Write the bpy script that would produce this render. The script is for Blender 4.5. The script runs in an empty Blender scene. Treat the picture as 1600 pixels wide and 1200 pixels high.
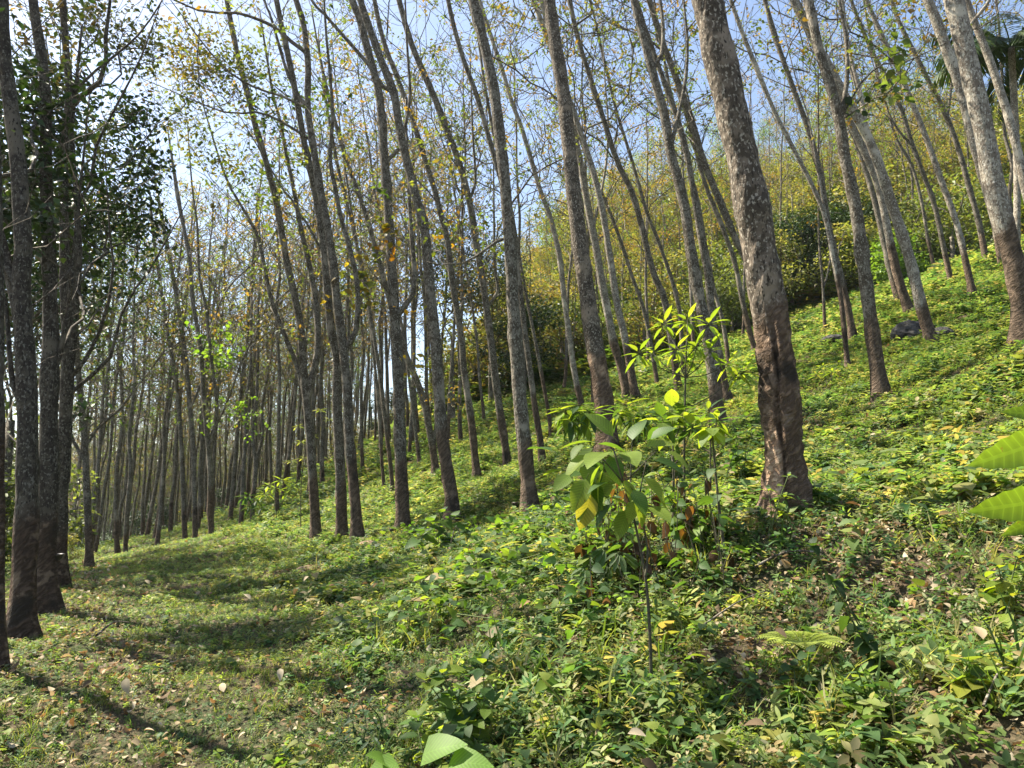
import bpy, math, random
import numpy as np
R_ = math.radians
random.seed(7); rng = np.random.default_rng(11)
S = bpy.context.scene
COL = S.collection

# ------------------------------------------------------------------ camera, sky, sun, exposure
CAMZ = 1.5; PITCH = 9.0; F = 1143.0
cd = bpy.data.cameras.new('camera'); cam = bpy.data.objects.new('camera', cd); COL.objects.link(cam)
cd.sensor_width = 36; cd.lens = 36*F/1600; cd.clip_start = 0.05; cd.clip_end = 3000
cam.location = (0, 0, CAMZ); cam.rotation_euler = (R_(90+PITCH), 0, 0); S.camera = cam
SUN_AZ, SUN_EL = -64.0, 54.0           # degrees: azimuth from +Y towards +X, elevation
w = bpy.data.worlds.new('World'); S.world = w; w.use_nodes = True
nt = w.node_tree; nt.nodes.clear()
sky = nt.nodes.new('ShaderNodeTexSky'); sky.sky_type = 'NISHITA'; sky.sun_disc = False
sky.sun_elevation = R_(SUN_EL); sky.sun_rotation = R_(SUN_AZ); sky.air_density = 1.0; sky.dust_density = 1.3; sky.ozone_density = .35
bg = nt.nodes.new('ShaderNodeBackground'); bg.inputs[1].default_value = 0.078
wo = nt.nodes.new('ShaderNodeOutputWorld'); nt.links.new(sky.outputs[0], bg.inputs[0]); nt.links.new(bg.outputs[0], wo.inputs[0])
ld = bpy.data.lights.new('sun', 'SUN'); ld.energy = 5.0; ld.angle = R_(0.53); ld.color = (1.0, 0.92, 0.77)
sun = bpy.data.objects.new('sun', ld); COL.objects.link(sun)
sun.rotation_euler = (R_(90-SUN_EL), 0, R_(-SUN_AZ+180)); sun.location = (-10, 10, 30)
S.view_settings.view_transform = 'Standard'; S.view_settings.look = 'None'
S.view_settings.exposure = 1.78; S.view_settings.gamma = 1.0
S.render.engine = 'CYCLES'
cy = S.cycles; cy.max_bounces = 6; cy.diffuse_bounces = 3; cy.glossy_bounces = 1; cy.transmission_bounces = 3
cy.transparent_max_bounces = 4; cy.volume_bounces = 0; cy.caustics_reflective = False; cy.caustics_refractive = False
cy.use_denoising = True; cy.sample_clamp_indirect = 6
HAZE = 0.00025

# ------------------------------------------------------------------ helpers
cp, sp = math.cos(R_(PITCH)), math.sin(R_(PITCH))
def ray(u, v):
    a = (u-800)/F; b = (600-v)/F
    return np.array([a, cp-sp*b, sp+cp*b])
def P(u, v, Y):
    d = ray(u, v); return d*(Y/d[1]) + np.array([0, 0, CAMZ])

_sn = [(rng.uniform(0, 2*math.pi), rng.uniform(0, 2*math.pi), rng.uniform(.7, 1.5)) for _ in range(40)]
def noise2(x, y, s=1.0, k=0):
    """cheap smooth noise, about -1..1, feature size s metres"""
    o = 0*x
    for i in range(8):
        a, p, f = _sn[(i+k*5) % 40]
        q = f*6.28/s*(.55+.16*i)
        o = o + np.sin(q*(x*math.cos(a)+y*math.sin(a))+p+1.7*np.sin(q*.6*(x*math.sin(a)-y*math.cos(a))+p*2))
    return o/4.0
def fbm(x, y, s=1.0, k=0):
    return noise2(x, y, s, k)*.6+noise2(x, y, s*.45, k+1)*.3+noise2(x, y, s*.2, k+2)*.15
def sstep(a, b, x):
    t = np.clip((x-a)/(b-a), 0, 1); return t*t*(3-2*t)

def props(o, label=None, cat=None, group=None, kind=None):
    if label: o['label'] = label
    if cat: o['category'] = cat
    if group: o['group'] = group
    if kind: o['kind'] = kind
    return o
def thing(name, label, cat, loc, group=None):
    o = bpy.data.objects.new(name, None); COL.objects.link(o); o.location = loc; o.empty_display_size = .2
    return props(o, label, cat, group)

class Batch:
    """collects triangles/quads with per-vertex colour and builds ONE mesh object"""
    def __init__(s, uv=False): s.V = []; s.F = []; s.C = []; s.M = []; s.n = 0; s.uv = uv
    def add(s, V, Fc, C, mi=0):
        V = np.asarray(V, float).reshape(-1, 3); Fc = np.asarray(Fc, int)
        if Fc.shape[1] == 3: Fc = np.hstack([Fc, -np.ones((len(Fc), 1), int)])
        C = np.asarray(C, float)
        if C.ndim == 1: C = np.tile(C, (len(V), 1))
        if s.uv and C.shape[1] == 3: C = np.hstack([C, np.full((len(C), 2), 9.0)])
        s.V.append(V); s.F.append(np.where(Fc >= 0, Fc+s.n, -1)); s.C.append(C); s.M.append(np.full(len(Fc), mi)); s.n += len(V)
    def mesh(s, name, mats, origin=(0, 0, 0), smooth=True):
        me = bpy.data.meshes.new(name)
        V = np.concatenate(s.V)-np.asarray(origin); Fc = np.concatenate(s.F); C = np.concatenate(s.C); M = np.concatenate(s.M)
        tri = Fc[:, 3] < 0; cnt = np.where(tri, 3, 4)
        loops = Fc.reshape(-1); loops = loops[loops >= 0]
        st = np.concatenate([[0], np.cumsum(cnt)[:-1]])
        me.vertices.add(len(V)); me.vertices.foreach_set('co', V.astype(np.float32).ravel())
        me.loops.add(len(loops)); me.loops.foreach_set('vertex_index', loops.astype(np.int32))
        me.polygons.add(len(Fc)); me.polygons.foreach_set('loop_start', st.astype(np.int32))
        me.polygons.foreach_set('material_index', M.astype(np.int32))
        me.polygons.foreach_set('use_smooth', np.full(len(Fc), smooth))
        at = me.attributes.new('tint', 'FLOAT_COLOR', 'POINT')
        if C.shape[1] == 5:
            ua = me.attributes.new('leafxy', 'FLOAT2', 'POINT'); ua.data.foreach_set('vector', C[:, 3:5].astype(np.float32).ravel()); C = C[:, :3]
        C = np.hstack([C, np.ones((len(C), 1))])
        at.data.foreach_set('color', C.astype(np.float32).ravel())
        for m in (mats if isinstance(mats, (list, tuple)) else [mats]): me.materials.append(m)
        me.update(calc_edges=True); me.validate(); return me
    def build(s, name, mats, parent=None, origin=None, smooth=True):
        org = origin if origin is not None else (tuple(parent.location) if parent else (0, 0, 0))
        o = bpy.data.objects.new(name, s.mesh(name, mats, org, smooth)); COL.objects.link(o)
        if parent: o.parent = parent
        else: o.location = org
        return o

def basis(d, n):
    """rotation whose Y column is d and Z column is close to n; arrays (m,3)"""
    d = d/np.linalg.norm(d, axis=1, keepdims=True)
    x = np.cross(d, n); x /= (np.linalg.norm(x, axis=1, keepdims=True)+1e-9)
    z = np.cross(x, d)
    return np.stack([x, d, z], axis=2)
class Tm:
    def __init__(s, v, f, c=None):
        s.v = np.array(v, float); s.f = np.array(f, int); s.c = np.ones((len(s.v), 3)) if c is None else np.array(c, float)
def scatter(b, T, loc, Rm, sc, col, mi=0):
    m = len(loc)
    if m == 0: return
    sc = np.asarray(sc, float)
    if sc.ndim == 1: sc = np.repeat(sc[:, None], 3, 1)
    V = np.einsum('mij,mnj->mni', Rm, T.v[None]*sc[:, None, :]) + loc[:, None, :]
    n = len(T.v); Fc = (T.f[None]+np.arange(m)[:, None, None]*n)
    Fc = np.where(T.f[None] < 0, -1, Fc)
    C = (col[:, None, :]*T.c[None]).reshape(-1, 3)
    if b.uv: C = np.hstack([C, np.tile(T.v[:, :2], (m, 1))])
    b.add(V.reshape(-1, 3), Fc.reshape(-1, T.f.shape[1]), C, mi)
# leaf templates: along +Y, length 1
DIA = Tm([(0, 0, 0), (.22, .45, .06), (0, 1, -.08), (-.22, .45, .06)], [(0, 1, 2), (0, 2, 3)])
def leafT(wd=.25, fold=.08, droop=.2, tipw=.6, seg=4, notch=0.0, saw=0):
    v = [(0, 0, 0)]; f = []
    ts = np.linspace(0, 1, seg+2)[1:-1]
    for t in ts:
        hw = wd*math.sin(math.pi*t**tipw)**.8
        z = -droop*t*t; hw += saw*(1 if len(v) % 2 else -1)
        v += [(-hw, t-notch*(1-t), z+fold*hw*4), (0, t, z), (hw, t-notch*(1-t), z+fold*hw*4)]
    v.append((0, 1, -droop)); L = len(v)-1
    f += [(0, 2, 1, -1), (0, 3, 2, -1)]
    for i in range(seg-1):
        a = 1+3*i; f += [(a, a+1, a+4, a+3), (a+1, a+2, a+5, a+4)]
    a = 1+3*(seg-1); f += [(a, a+1, L, -1), (a+1, a+2, L, -1)]
    return Tm(v, f)
LANCE = leafT(.15, .06, .15, .85, 4); OVAL = leafT(.30, .06, .22, .75, 4); HEART = leafT(.42, .05, .25, .55, 4, notch=.12)
OVAL2 = leafT(.27, .07, .2, .8, 2)
BLADE = Tm([(-.018, 0, 0), (.018, 0, 0), (.014, .5, -.05), (-.014, .5, -.05), (0, 1, -.28)], [(0, 1, 2, 3), (3, 2, 4, -1)])

def mergeT(parts):
    """parts: list of (T, R3x3, loc, scale, mult)"""
    vs, fs, cs, n = [], [], [], 0
    for T, Rm, loc, sc, mu in parts:
        vs.append((T.v*sc)@np.array(Rm).T+loc); f = T.f if T.f.shape[1] == 4 else np.hstack([T.f, -np.ones((len(T.f), 1), int)])
        fs.append(np.where(f >= 0, f+n, -1)); cs.append(T.c*mu); n += len(T.v)
    return Tm(np.vstack(vs), np.vstack(fs), np.vstack(cs))
def b1(d, n=(0, 0, 1)): return basis(np.array([d], float), np.array([n], float))[0]
def sprig(leaf, nl, seed, h=1.0, ls=.5, up=.25, spread=.1):
    r = random.Random(seed); ps = []
    for i in range(nl):
        z = h*(.25+.75*i/nl)+r.uniform(-.05, .05); a = i*2.4+r.uniform(-.5, .5)
        d = (math.cos(a), math.sin(a), r.uniform(-.25, .25)+up*i/nl)
        mu = np.array([1, 1, 1])*r.uniform(.75, 1.3)*np.array([r.uniform(.85, 1.25), 1, r.uniform(.8, 1.1)])
        ps.append((leaf, b1(d, (r.uniform(-.3, .3), r.uniform(-.3, .3), 1)), np.array([r.uniform(-spread, spread), r.uniform(-spread, spread), z]), ls*r.uniform(.7, 1.2), mu))
    return mergeT(ps)
def tuft(nl, seed):
    r = random.Random(seed); ps = []
    for i in range(nl):
        a = r.uniform(0, 6.28); t = r.uniform(.25, .8); d = (math.cos(a)*t, math.sin(a)*t, 1)
        ps.append((BLADE, b1(d, (-math.cos(a), -math.sin(a), .3)), np.array([r.uniform(-.2, .2), r.uniform(-.2, .2), 0]), r.uniform(.6, 1.1)*np.array([1.3, 1, 1]), r.uniform(.7, 1.3)))
    return mergeT(ps)
def rotz(m, tilt=.25):
    a = rng.uniform(0, 6.283, m); d = np.stack([np.cos(a), np.sin(a), rng.normal(0, tilt, m)], 1)
    n = np.stack([rng.normal(0, tilt, m), rng.normal(0, tilt, m), np.ones(m)], 1)
    return basis(d, n)

def tube(b, pts, rad, n=8, col=(1, 1, 1), mi=0, h0=0.0, rough=0.0, cap=True, seed=0, hcol=True, flare=0):
    pts = np.asarray(pts, float); rad = np.asarray(rad, float); k = len(pts)
    if k < 2: return
    t = np.gradient(pts, axis=0); t /= (np.linalg.norm(t, axis=1, keepdims=True)+1e-9)
    ref = np.array([1., 0, 0]) if abs(t[0][0]) < .8 else np.array([0, 1., 0])
    x = np.cross(t, ref); x /= (np.linalg.norm(x, axis=1, keepdims=True)+1e-9); y = np.cross(t, x)
    a = np.arange(n)/n*2*math.pi
    rr = rad[:, None]*np.ones(n)
    hh = np.concatenate([[0], np.cumsum(np.linalg.norm(np.diff(pts, axis=0), axis=1))])+h0
    if rough > 0:
        g = noise2(a[None]*1.0+seed*3.1+0*hh[:, None], hh[:, None]*1.0+seed+0*a[None], .9, seed % 7)
        # make it periodic round the trunk
        g = .5*g+.5*noise2(np.cos(a)[None]*.5+seed+0*hh[:, None], hh[:, None]+np.sin(a)[None]*.5, .55, (seed+3) % 7)
        g2 = noise2(np.cos(a)[None]*.3+hh[:, None]*.3, hh[:, None]*.9+np.sin(a)[None]*.3, .2, (seed+1) % 7)
        rr = rr*(1+rough*g2+rough*.9*noise2(np.cos(a)[None]*.35+seed, hh[:, None]+np.sin(a)[None]*.35, .7, seed % 7))
    if flare: rr = rr*(1+flare*np.exp(-np.maximum(hh, 0)/.14)[:, None]*(.6*np.cos(3*a+seed)+.5*np.cos(5*a+2.3*seed))[None])
    V = pts[:, None]+rr[..., None]*(np.cos(a)[None, :, None]*x[:, None]+np.sin(a)[None, :, None]*y[:, None])
    i = np.arange(k-1)[:, None]*n; j = np.arange(n)[None]; j2 = (j+1) % n
    Fc = np.stack([i+j, i+j2, i+n+j2, i+n+j], -1).reshape(-1, 4)
    if hcol:
        C = np.stack([np.broadcast_to(a/6.2832, (k, n)), np.broadcast_to(hh[:, None]/20.0, (k, n)), np.broadcast_to(rad[:, None], (k, n))], -1).reshape(-1, 3)
    else: C = np.tile(np.array(col, float), (k*n, 1))
    V = V.reshape(-1, 3)
    if cap:
        V = np.vstack([V, pts[-1]]); C = np.vstack([C, C[-1]])
        e = (k-1)*n
        Fc = np.vstack([Fc, np.stack([e+j[0], e+j2[0], np.full(n, k*n), -np.ones(n, int)], -1)])
    b.add(V, Fc, C, mi)

def smooth_path(pts, step):
    pts = np.asarray(pts, float)
    if len(pts) < 3:
        d = np.linalg.norm(pts[-1]-pts[0]); k = max(2, int(d/step)); t = np.linspace(0, 1, k+1)[:, None]
        return pts[0]*(1-t)+pts[-1]*t
    q = np.vstack([2*pts[0]-pts[1], pts, 2*pts[-1]-pts[-2]]); out = []
    for i in range(1, len(q)-2):
        d = np.linalg.norm(q[i+1]-q[i]); k = max(1, int(round(d/step)))
        for t in np.arange(k)/k:
            out.append(.5*((2*q[i])+(-q[i-1]+q[i+1])*t+(2*q[i-1]-5*q[i]+4*q[i+1]-q[i+2])*t*t+(-q[i-1]+3*q[i]-3*q[i+1]+q[i+2])*t**3))
    out.append(pts[-1]); return np.array(out)

# ------------------------------------------------------------------ materials
def newmat(name):
    m = bpy.data.materials.new(name); m.use_nodes = True; n = m.node_tree; n.nodes.clear()
    return m, n, n.nodes, n.links
def nd(N, t, **k):
    x = N.new(t)
    for a, b in k.items(): setattr(x, a, b)
    return x
def leaf_mat(name, trans=.42, rough=.45, spec=.35, ty=(1.35, 1.25, .45), veins=False):
    m, t, N, L = newmat(name)
    at = nd(N, 'ShaderNodeAttribute', attribute_name='tint')
    geo = nd(N, 'ShaderNodeNewGeometry')
    tc = nd(N, 'ShaderNodeTexCoord'); nz = nd(N, 'ShaderNodeTexNoise'); nz.inputs['Scale'].default_value = 14; nz.inputs['Detail'].default_value = 2
    L.new(tc.outputs['Object'], nz.inputs['Vector'])
    mr = nd(N, 'ShaderNodeMapRange'); mr.inputs[3].default_value = .7; mr.inputs[4].default_value = 1.3; L.new(nz.outputs[0], mr.inputs[0])
    mu = nd(N, 'ShaderNodeMix', data_type='RGBA', blend_type='MULTIPLY'); mu.inputs[0].default_value = 1
    L.new(at.outputs['Color'], mu.inputs[6]); L.new(mr.outputs[0], mu.inputs[7])
    src = mu.outputs[2]
    if veins:
        def mth(op, *a):
            x = nd(N, 'ShaderNodeMath', operation=op)
            for i, q in enumerate(a):
                if isinstance(q, (int, float)): x.inputs[i].default_value = q
                else: L.new(q, x.inputs[i])
            return x.outputs[0]
        ua = nd(N, 'ShaderNodeAttribute', attribute_name='leafxy'); sp_ = nd(N, 'ShaderNodeSeparateXYZ'); L.new(ua.outputs['Vector'], sp_.inputs[0])
        ax = mth('ABSOLUTE', sp_.outputs[0]); fr = mth('FRACT', mth('MULTIPLY', mth('SUBTRACT', sp_.outputs[1], mth('MULTIPLY', ax, .8)), 11.0))
        side = mth('LESS_THAN', mth('ABSOLUTE', mth('SUBTRACT', fr, .5)), .07); mid = mth('LESS_THAN', ax, .012); vn = mth('MAXIMUM', side, mid)
        bl_ = mth('MULTIPLY', mth('ABSOLUTE', mth('SUBTRACT', fr, .5)), .5); vm = nd(N, 'ShaderNodeMix', data_type='RGBA', blend_type='MULTIPLY'); vm.inputs[0].default_value = 1
        sh = mth('ADD', mth('SUBTRACT', 1.04, mth('MULTIPLY', bl_, .6)), mth('MULTIPLY', vn, .22)); L.new(src, vm.inputs[6]); L.new(sh, vm.inputs[7]); src = vm.outputs[2]
        n3 = nd(N, 'ShaderNodeTexNoise'); n3.inputs['Scale'].default_value = 60; n3.inputs['Detail'].default_value = 3; L.new(tc.outputs['Object'], n3.inputs['Vector'])
        sp2 = nd(N, 'ShaderNodeMapRange'); sp2.inputs[1].default_value = .68; sp2.inputs[2].default_value = .74; L.new(n3.outputs[0], sp2.inputs[0])
        bm = nd(N, 'ShaderNodeMix', data_type='RGBA'); L.new(sp2.outputs[0], bm.inputs[0]); L.new(src, bm.inputs[6]); bm.inputs[7].default_value = (.13, .09, .03, 1); src = bm.outputs[2]; mu = bm
    p = nd(N, 'ShaderNodeBsdfPrincipled'); L.new(src, p.inputs['Base Color']); p.inputs['Roughness'].default_value = rough
    p.inputs['Specular IOR Level'].default_value = spec
    m2 = nd(N, 'ShaderNodeMix', data_type='RGBA', blend_type='MULTIPLY'); m2.inputs[0].default_value = 1
    L.new(mu.outputs[2], m2.inputs[6]); m2.inputs[7].default_value = (*ty, 1)
    if veins:
        bp = nd(N, 'ShaderNodeBump'); bp.inputs['Distance'].default_value = .003; bp.inputs['Strength'].default_value = .6; L.new(sh, bp.inputs['Height']); L.new(bp.outputs[0], p.inputs['Normal'])
    tr = nd(N, 'ShaderNodeBsdfTranslucent'); L.new(m2.outputs[2], tr.inputs[0])
    mx = nd(N, 'ShaderNodeMixShader'); mx.inputs[0].default_value = trans; L.new(p.outputs[0], mx.inputs[1]); L.new(tr.outputs[0], mx.inputs[2])
    o = nd(N, 'ShaderNodeOutputMaterial'); L.new(mx.outputs[0], o.inputs[0]); return m
M_LEAF = leaf_mat('leaf', .46, .55, .2, (1.58, 1.6, .68))
M_BIG = leaf_mat('veined_leaf', .52, .5, .25, (1.9, 1.75, .5), True)
M_CROWN = leaf_mat('crown_leaf', .48, .5, .25, (1.9, 1.8, .5))
M_JUNGLE = leaf_mat('jungle_leaf', .40, .5, .3, (1.7, 1.6, .6))
M_DARK = leaf_mat('evergreen_and_shaded_leaf', .14, .5, .3, (1.3, 1.4, .5))  # evergreens and palm; on the left row its darkness paints in backlit silhouettes
M_DEAD = leaf_mat('dead_leaf', .22, .85, .05, (1.3, 1.0, .6))
def bark_mat(name, grey=(.19, .165, .13), dark=(.075, .060, .042), lichen=(.29, .27, .215), tap=1.25, tapc=(.13, .093, .064)):
    m, t, N, L = newmat(name)
    at = nd(N, 'ShaderNodeAttribute', attribute_name='tint'); sx = nd(N, 'ShaderNodeSeparateColor'); L.new(at.outputs['Color'], sx.inputs[0])
    tc = nd(N, 'ShaderNodeTexCoord'); oi = nd(N, 'ShaderNodeObjectInfo')
    va = nd(N, 'ShaderNodeVectorMath', operation='ADD'); L.new(tc.outputs['Object'], va.inputs[0])
    cb = nd(N, 'ShaderNodeCombineXYZ'); mm = nd(N, 'ShaderNodeMath', operation='MULTIPLY'); mm.inputs[1].default_value = 37; L.new(oi.outputs['Random'], mm.inputs[0])
    L.new(mm.outputs[0], cb.inputs[0]); L.new(mm.outputs[0], cb.inputs[1]); L.new(cb.outputs[0], va.inputs[1])
    def noise(scale, detail=4, stretch=None, dist=0):
        n = nd(N, 'ShaderNodeTexNoise'); n.inputs['Scale'].default_value = scale; n.inputs['Detail'].default_value = detail; n.inputs['Distortion'].default_value = dist
        if stretch:
            mp = nd(N, 'ShaderNodeMapping'); mp.inputs['Scale'].default_value = stretch; L.new(va.outputs[0], mp.inputs[0]); L.new(mp.outputs[0], n.inputs['Vector'])
        else: L.new(va.outputs[0], n.inputs['Vector'])
        return n.outputs[0]
    def ramp(s, a, b):
        r = nd(N, 'ShaderNodeMapRange', interpolation_type='SMOOTHSTEP'); r.inputs[1].default_value = a; r.inputs[2].default_value = b; L.new(s, r.inputs[0]); return r.outputs[0]
    def mix(f, a, b):
        x = nd(N, 'ShaderNodeMix', data_type='RGBA')
        L.new(f, x.inputs[0]) if not isinstance(f, float) else setattr(x.inputs[0], 'default_value', f)
        for i, c in ((6, a), (7, b)):
            if isinstance(c, tuple): x.inputs[i].default_value = (*c, 1)
            else: L.new(c, x.inputs[i])
        return x.outputs[2]
    base = mix(ramp(noise(7, 5), .36, .62), dark, grey)
    base = mix(ramp(noise(24, 6, (1, 1, .8)), .50, .60), base, dark)
    base = mix(ramp(noise(48, 5, (1, 1, .7), .3), .54, .64), base, lichen)
    base = mix(ramp(noise(2.2, 4), .58, .68), base, tuple(c*1.5 for c in grey))
    base = mix(ramp(noise(60, 2, (1, 1, .3)), .58, .66), base, tuple(c*.6 for c in dark))
    # tapped panel of the lower trunk: brown regrown bark with slanting cuts
    h = nd(N, 'ShaderNodeMath', operation='MULTIPLY'); h.inputs[1].default_value = 20; L.new(sx.outputs[1], h.inputs[0])
    an = nd(N, 'ShaderNodeMath', operation='MULTIPLY'); an.inputs[1].default_value = 6.2832; L.new(sx.outputs[0], an.inputs[0])
    si = nd(N, 'ShaderNodeMath', operation='SINE'); L.new(an.outputs[0], si.inputs[0])
    e = nd(N, 'ShaderNodeMath', operation='MULTIPLY_ADD'); e.inputs[1].default_value = .085; L.new(si.outputs[0], e.inputs[0]); L.new(h.outputs[0], e.inputs[2])
    e2 = nd(N, 'ShaderNodeMath', operation='ADD'); L.new(e.outputs[0], e2.inputs[0])
    q = nd(N, 'ShaderNodeMapRange'); q.inputs[3].default_value = -.5; q.inputs[4].default_value = .6; L.new(oi.outputs['Random'], q.inputs[0]); L.new(q.outputs[0], e2.inputs[1])
    nn = nd(N, 'ShaderNodeMath', operation='MULTIPLY_ADD'); nn.inputs[1].default_value = .35; L.new(noise(5, 3), nn.inputs[0]); L.new(e2.outputs[0], nn.inputs[2])
    tapf = nd(N, 'ShaderNodeMapRange', interpolation_type='SMOOTHSTEP'); tapf.inputs[1].default_value = tap+.32; tapf.inputs[2].default_value = tap+.10; tapf.inputs[3].default_value = 0; tapf.inputs[4].default_value = 1
    L.new(nn.outputs[0], tapf.inputs[0])
    wv = nd(N, 'ShaderNodeTexNoise'); wv.inputs['Scale'].default_value = 1.0; wv.inputs['Detail'].default_value = 5; wv.inputs['Roughness'].default_value = .6
    cx = nd(N, 'ShaderNodeCombineXYZ'); so = nd(N, 'ShaderNodeSeparateXYZ'); L.new(tc.outputs['Object'], so.inputs[0])
    hz = nd(N, 'ShaderNodeMath', operation='MULTIPLY'); hz.inputs[1].default_value = 34; L.new(e2.outputs[0], hz.inputs[0]); L.new(hz.outputs[0], cx.inputs[2])
    sa = nd(N, 'ShaderNodeMath', operation='MULTIPLY'); sa.inputs[1].default_value = 17; L.new(so.outputs[0], sa.inputs[0]); sb = nd(N, 'ShaderNodeMath', operation='MULTIPLY_ADD'); sb.inputs[1].default_value = 17; L.new(so.outputs[1], sb.inputs[0]); L.new(mm.outputs[0], sb.inputs[2])
    L.new(sa.outputs[0], cx.inputs[0]); L.new(sb.outputs[0], cx.inputs[1]); L.new(cx.outputs[0], wv.inputs['Vector'])
    stripes = ramp(wv.outputs[0], .38, .64)
    tcol = mix(stripes, tuple(c*.62 for c in tapc), tuple(min(1, c*1.35) for c in tapc))
    tcol = mix(ramp(noise(9, 4), .54, .66), tcol, (.23, .165, .115))
    tcol = mix(ramp(noise(3, 3), .56, .68), tcol, (.05, .038, .028))
    base2 = mix(tapf.outputs[0], base, tcol)
    fresh = mix(stripes, (.30, .19, .12), (.52, .37, .25)); base2 = mix(ramp(sx.outputs[2], .5, .9), base2, fresh)
    p = nd(N, 'ShaderNodeBsdfPrincipled'); p.inputs['Roughness'].default_value = .88; p.inputs['Specular IOR Level'].default_value = .2
    L.new(base2, p.inputs['Base Color'])
    bp = nd(N, 'ShaderNodeBump'); bp.inputs['Strength'].default_value = .9; bp.inputs['Distance'].default_value = .018
    ad = nd(N, 'ShaderNodeMath', operation='ADD'); L.new(noise(30, 6, (1, 1, .6)), ad.inputs[0])
    st = nd(N, 'ShaderNodeMath', operation='MULTIPLY'); L.new(stripes, st.inputs[0]); L.new(tapf.outputs[0], st.inputs[1]); L.new(st.outputs[0], ad.inputs[1])
    L.new(ad.outputs[0], bp.inputs['Height']); L.new(bp.outputs[0], p.inputs['Normal'])
    o = nd(N, 'ShaderNodeOutputMaterial'); L.new(p.outputs[0], o.inputs[0]); return m
M_BARK = bark_mat('rubber_bark')
M_BARKP = bark_mat('pale_rubber_bark', (.33, .295, .235), (.16, .13, .10), (.48, .45, .38))
M_BARK_SHADED = bark_mat('shaded_rubber_bark', (.095, .08, .06), (.045, .036, .027), (.17, .155, .125), tapc=(.09, .06, .042))  # bark colour darkened to paint in the backlit shade of the left row
M_BARKA = bark_mat('mottled_rubber_bark', (.17, .135, .10), (.07, .055, .04), (.34, .30, .24), tapc=(.15, .10, .066))
M_BARKN = bark_mat('wild_bark', tap=-5)
def plain(name, c, c2, scale=20, rough=.8, bump=.01, spec=.3):
    m, t, N, L = newmat(name); tc = nd(N, 'ShaderNodeTexCoord'); nz = nd(N, 'ShaderNodeTexNoise'); nz.inputs['Scale'].default_value = scale; nz.inputs['Detail'].default_value = 5
    L.new(tc.outputs['Object'], nz.inputs['Vector']); r = nd(N, 'ShaderNodeMapRange'); r.inputs[1].default_value = .35; r.inputs[2].default_value = .65; L.new(nz.outputs[0], r.inputs[0])
    x = nd(N, 'ShaderNodeMix', data_type='RGBA'); L.new(r.outputs[0], x.inputs[0]); x.inputs[6].default_value = (*c, 1); x.inputs[7].default_value = (*c2, 1)
    p = nd(N, 'ShaderNodeBsdfPrincipled'); L.new(x.outputs[2], p.inputs['Base Color']); p.inputs['Roughness'].default_value = rough; p.inputs['Specular IOR Level'].default_value = spec
    b = nd(N, 'ShaderNodeBump'); b.inputs['Distance'].default_value = bump; L.new(nz.outputs[0], b.inputs['Height']); L.new(b.outputs[0], p.inputs['Normal'])
    o = nd(N, 'ShaderNodeOutputMaterial'); L.new(p.outputs[0], o.inputs[0]); return m
M_STEM = plain('stem', (.05, .045, .03), (.10, .09, .05), 40)
M_GSTEM = plain('green_stem', (.07, .10, .03), (.12, .15, .05), 40)
M_ROCK = plain('dark_rock', (.018, .017, .017), (.07, .067, .062), 5, .8, .05)
M_EARTH = plain('bare_earth', (.16, .105, .065), (.33, .24, .16), 9, .95, .04)
M_CUP = plain('black_plastic', (.012, .012, .012), (.02, .02, .02), 30, .4, .001, .5)
M_WIRE = plain('rusty_wire', (.08, .05, .03), (.14, .10, .07), 60, .6)
def soil_mat():
    m, t, N, L = newmat('forest_soil'); tc = nd(N, 'ShaderNodeTexCoord')
    def noise(s, d=5):
        n = nd(N, 'ShaderNodeTexNoise'); n.inputs['Scale'].default_value = s; n.inputs['Detail'].default_value = d; L.new(tc.outputs['Object'], n.inputs['Vector']); return n.outputs[0]
    def mix(f, a, b, lo, hi):
        r = nd(N, 'ShaderNodeMapRange', interpolation_type='SMOOTHSTEP'); r.inputs[1].default_value = lo; r.inputs[2].default_value = hi; L.new(f, r.inputs[0])
        x = nd(N, 'ShaderNodeMix', data_type='RGBA'); L.new(r.outputs[0], x.inputs[0])
        for i, c in ((6, a), (7, b)):
            if isinstance(c, tuple): x.inputs[i].default_value = (*c, 1)
            else: L.new(c, x.inputs[i])
        return x.outputs[2]
    c = mix(noise(1.2), (.045, .055, .022), (.085, .062, .04), .42, .6)
    c = mix(noise(25, 6), c, (.15, .11, .07), .52, .7)
    c = mix(noise(60, 3), c, (.03, .03, .015), .55, .65)
    p = nd(N, 'ShaderNodeBsdfPrincipled'); p.inputs['Roughness'].default_value = .95; L.new(c, p.inputs['Base Color']); p.inputs['Specular IOR Level'].default_value = .15
    b = nd(N, 'ShaderNodeBump'); b.inputs['Distance'].default_value = .05; L.new(noise(22, 8), b.inputs['Height']); L.new(b.outputs[0], p.inputs['Normal'])
    o = nd(N, 'ShaderNodeOutputMaterial'); L.new(p.outputs[0], o.inputs[0]); return m
M_SOIL = soil_mat()

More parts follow.
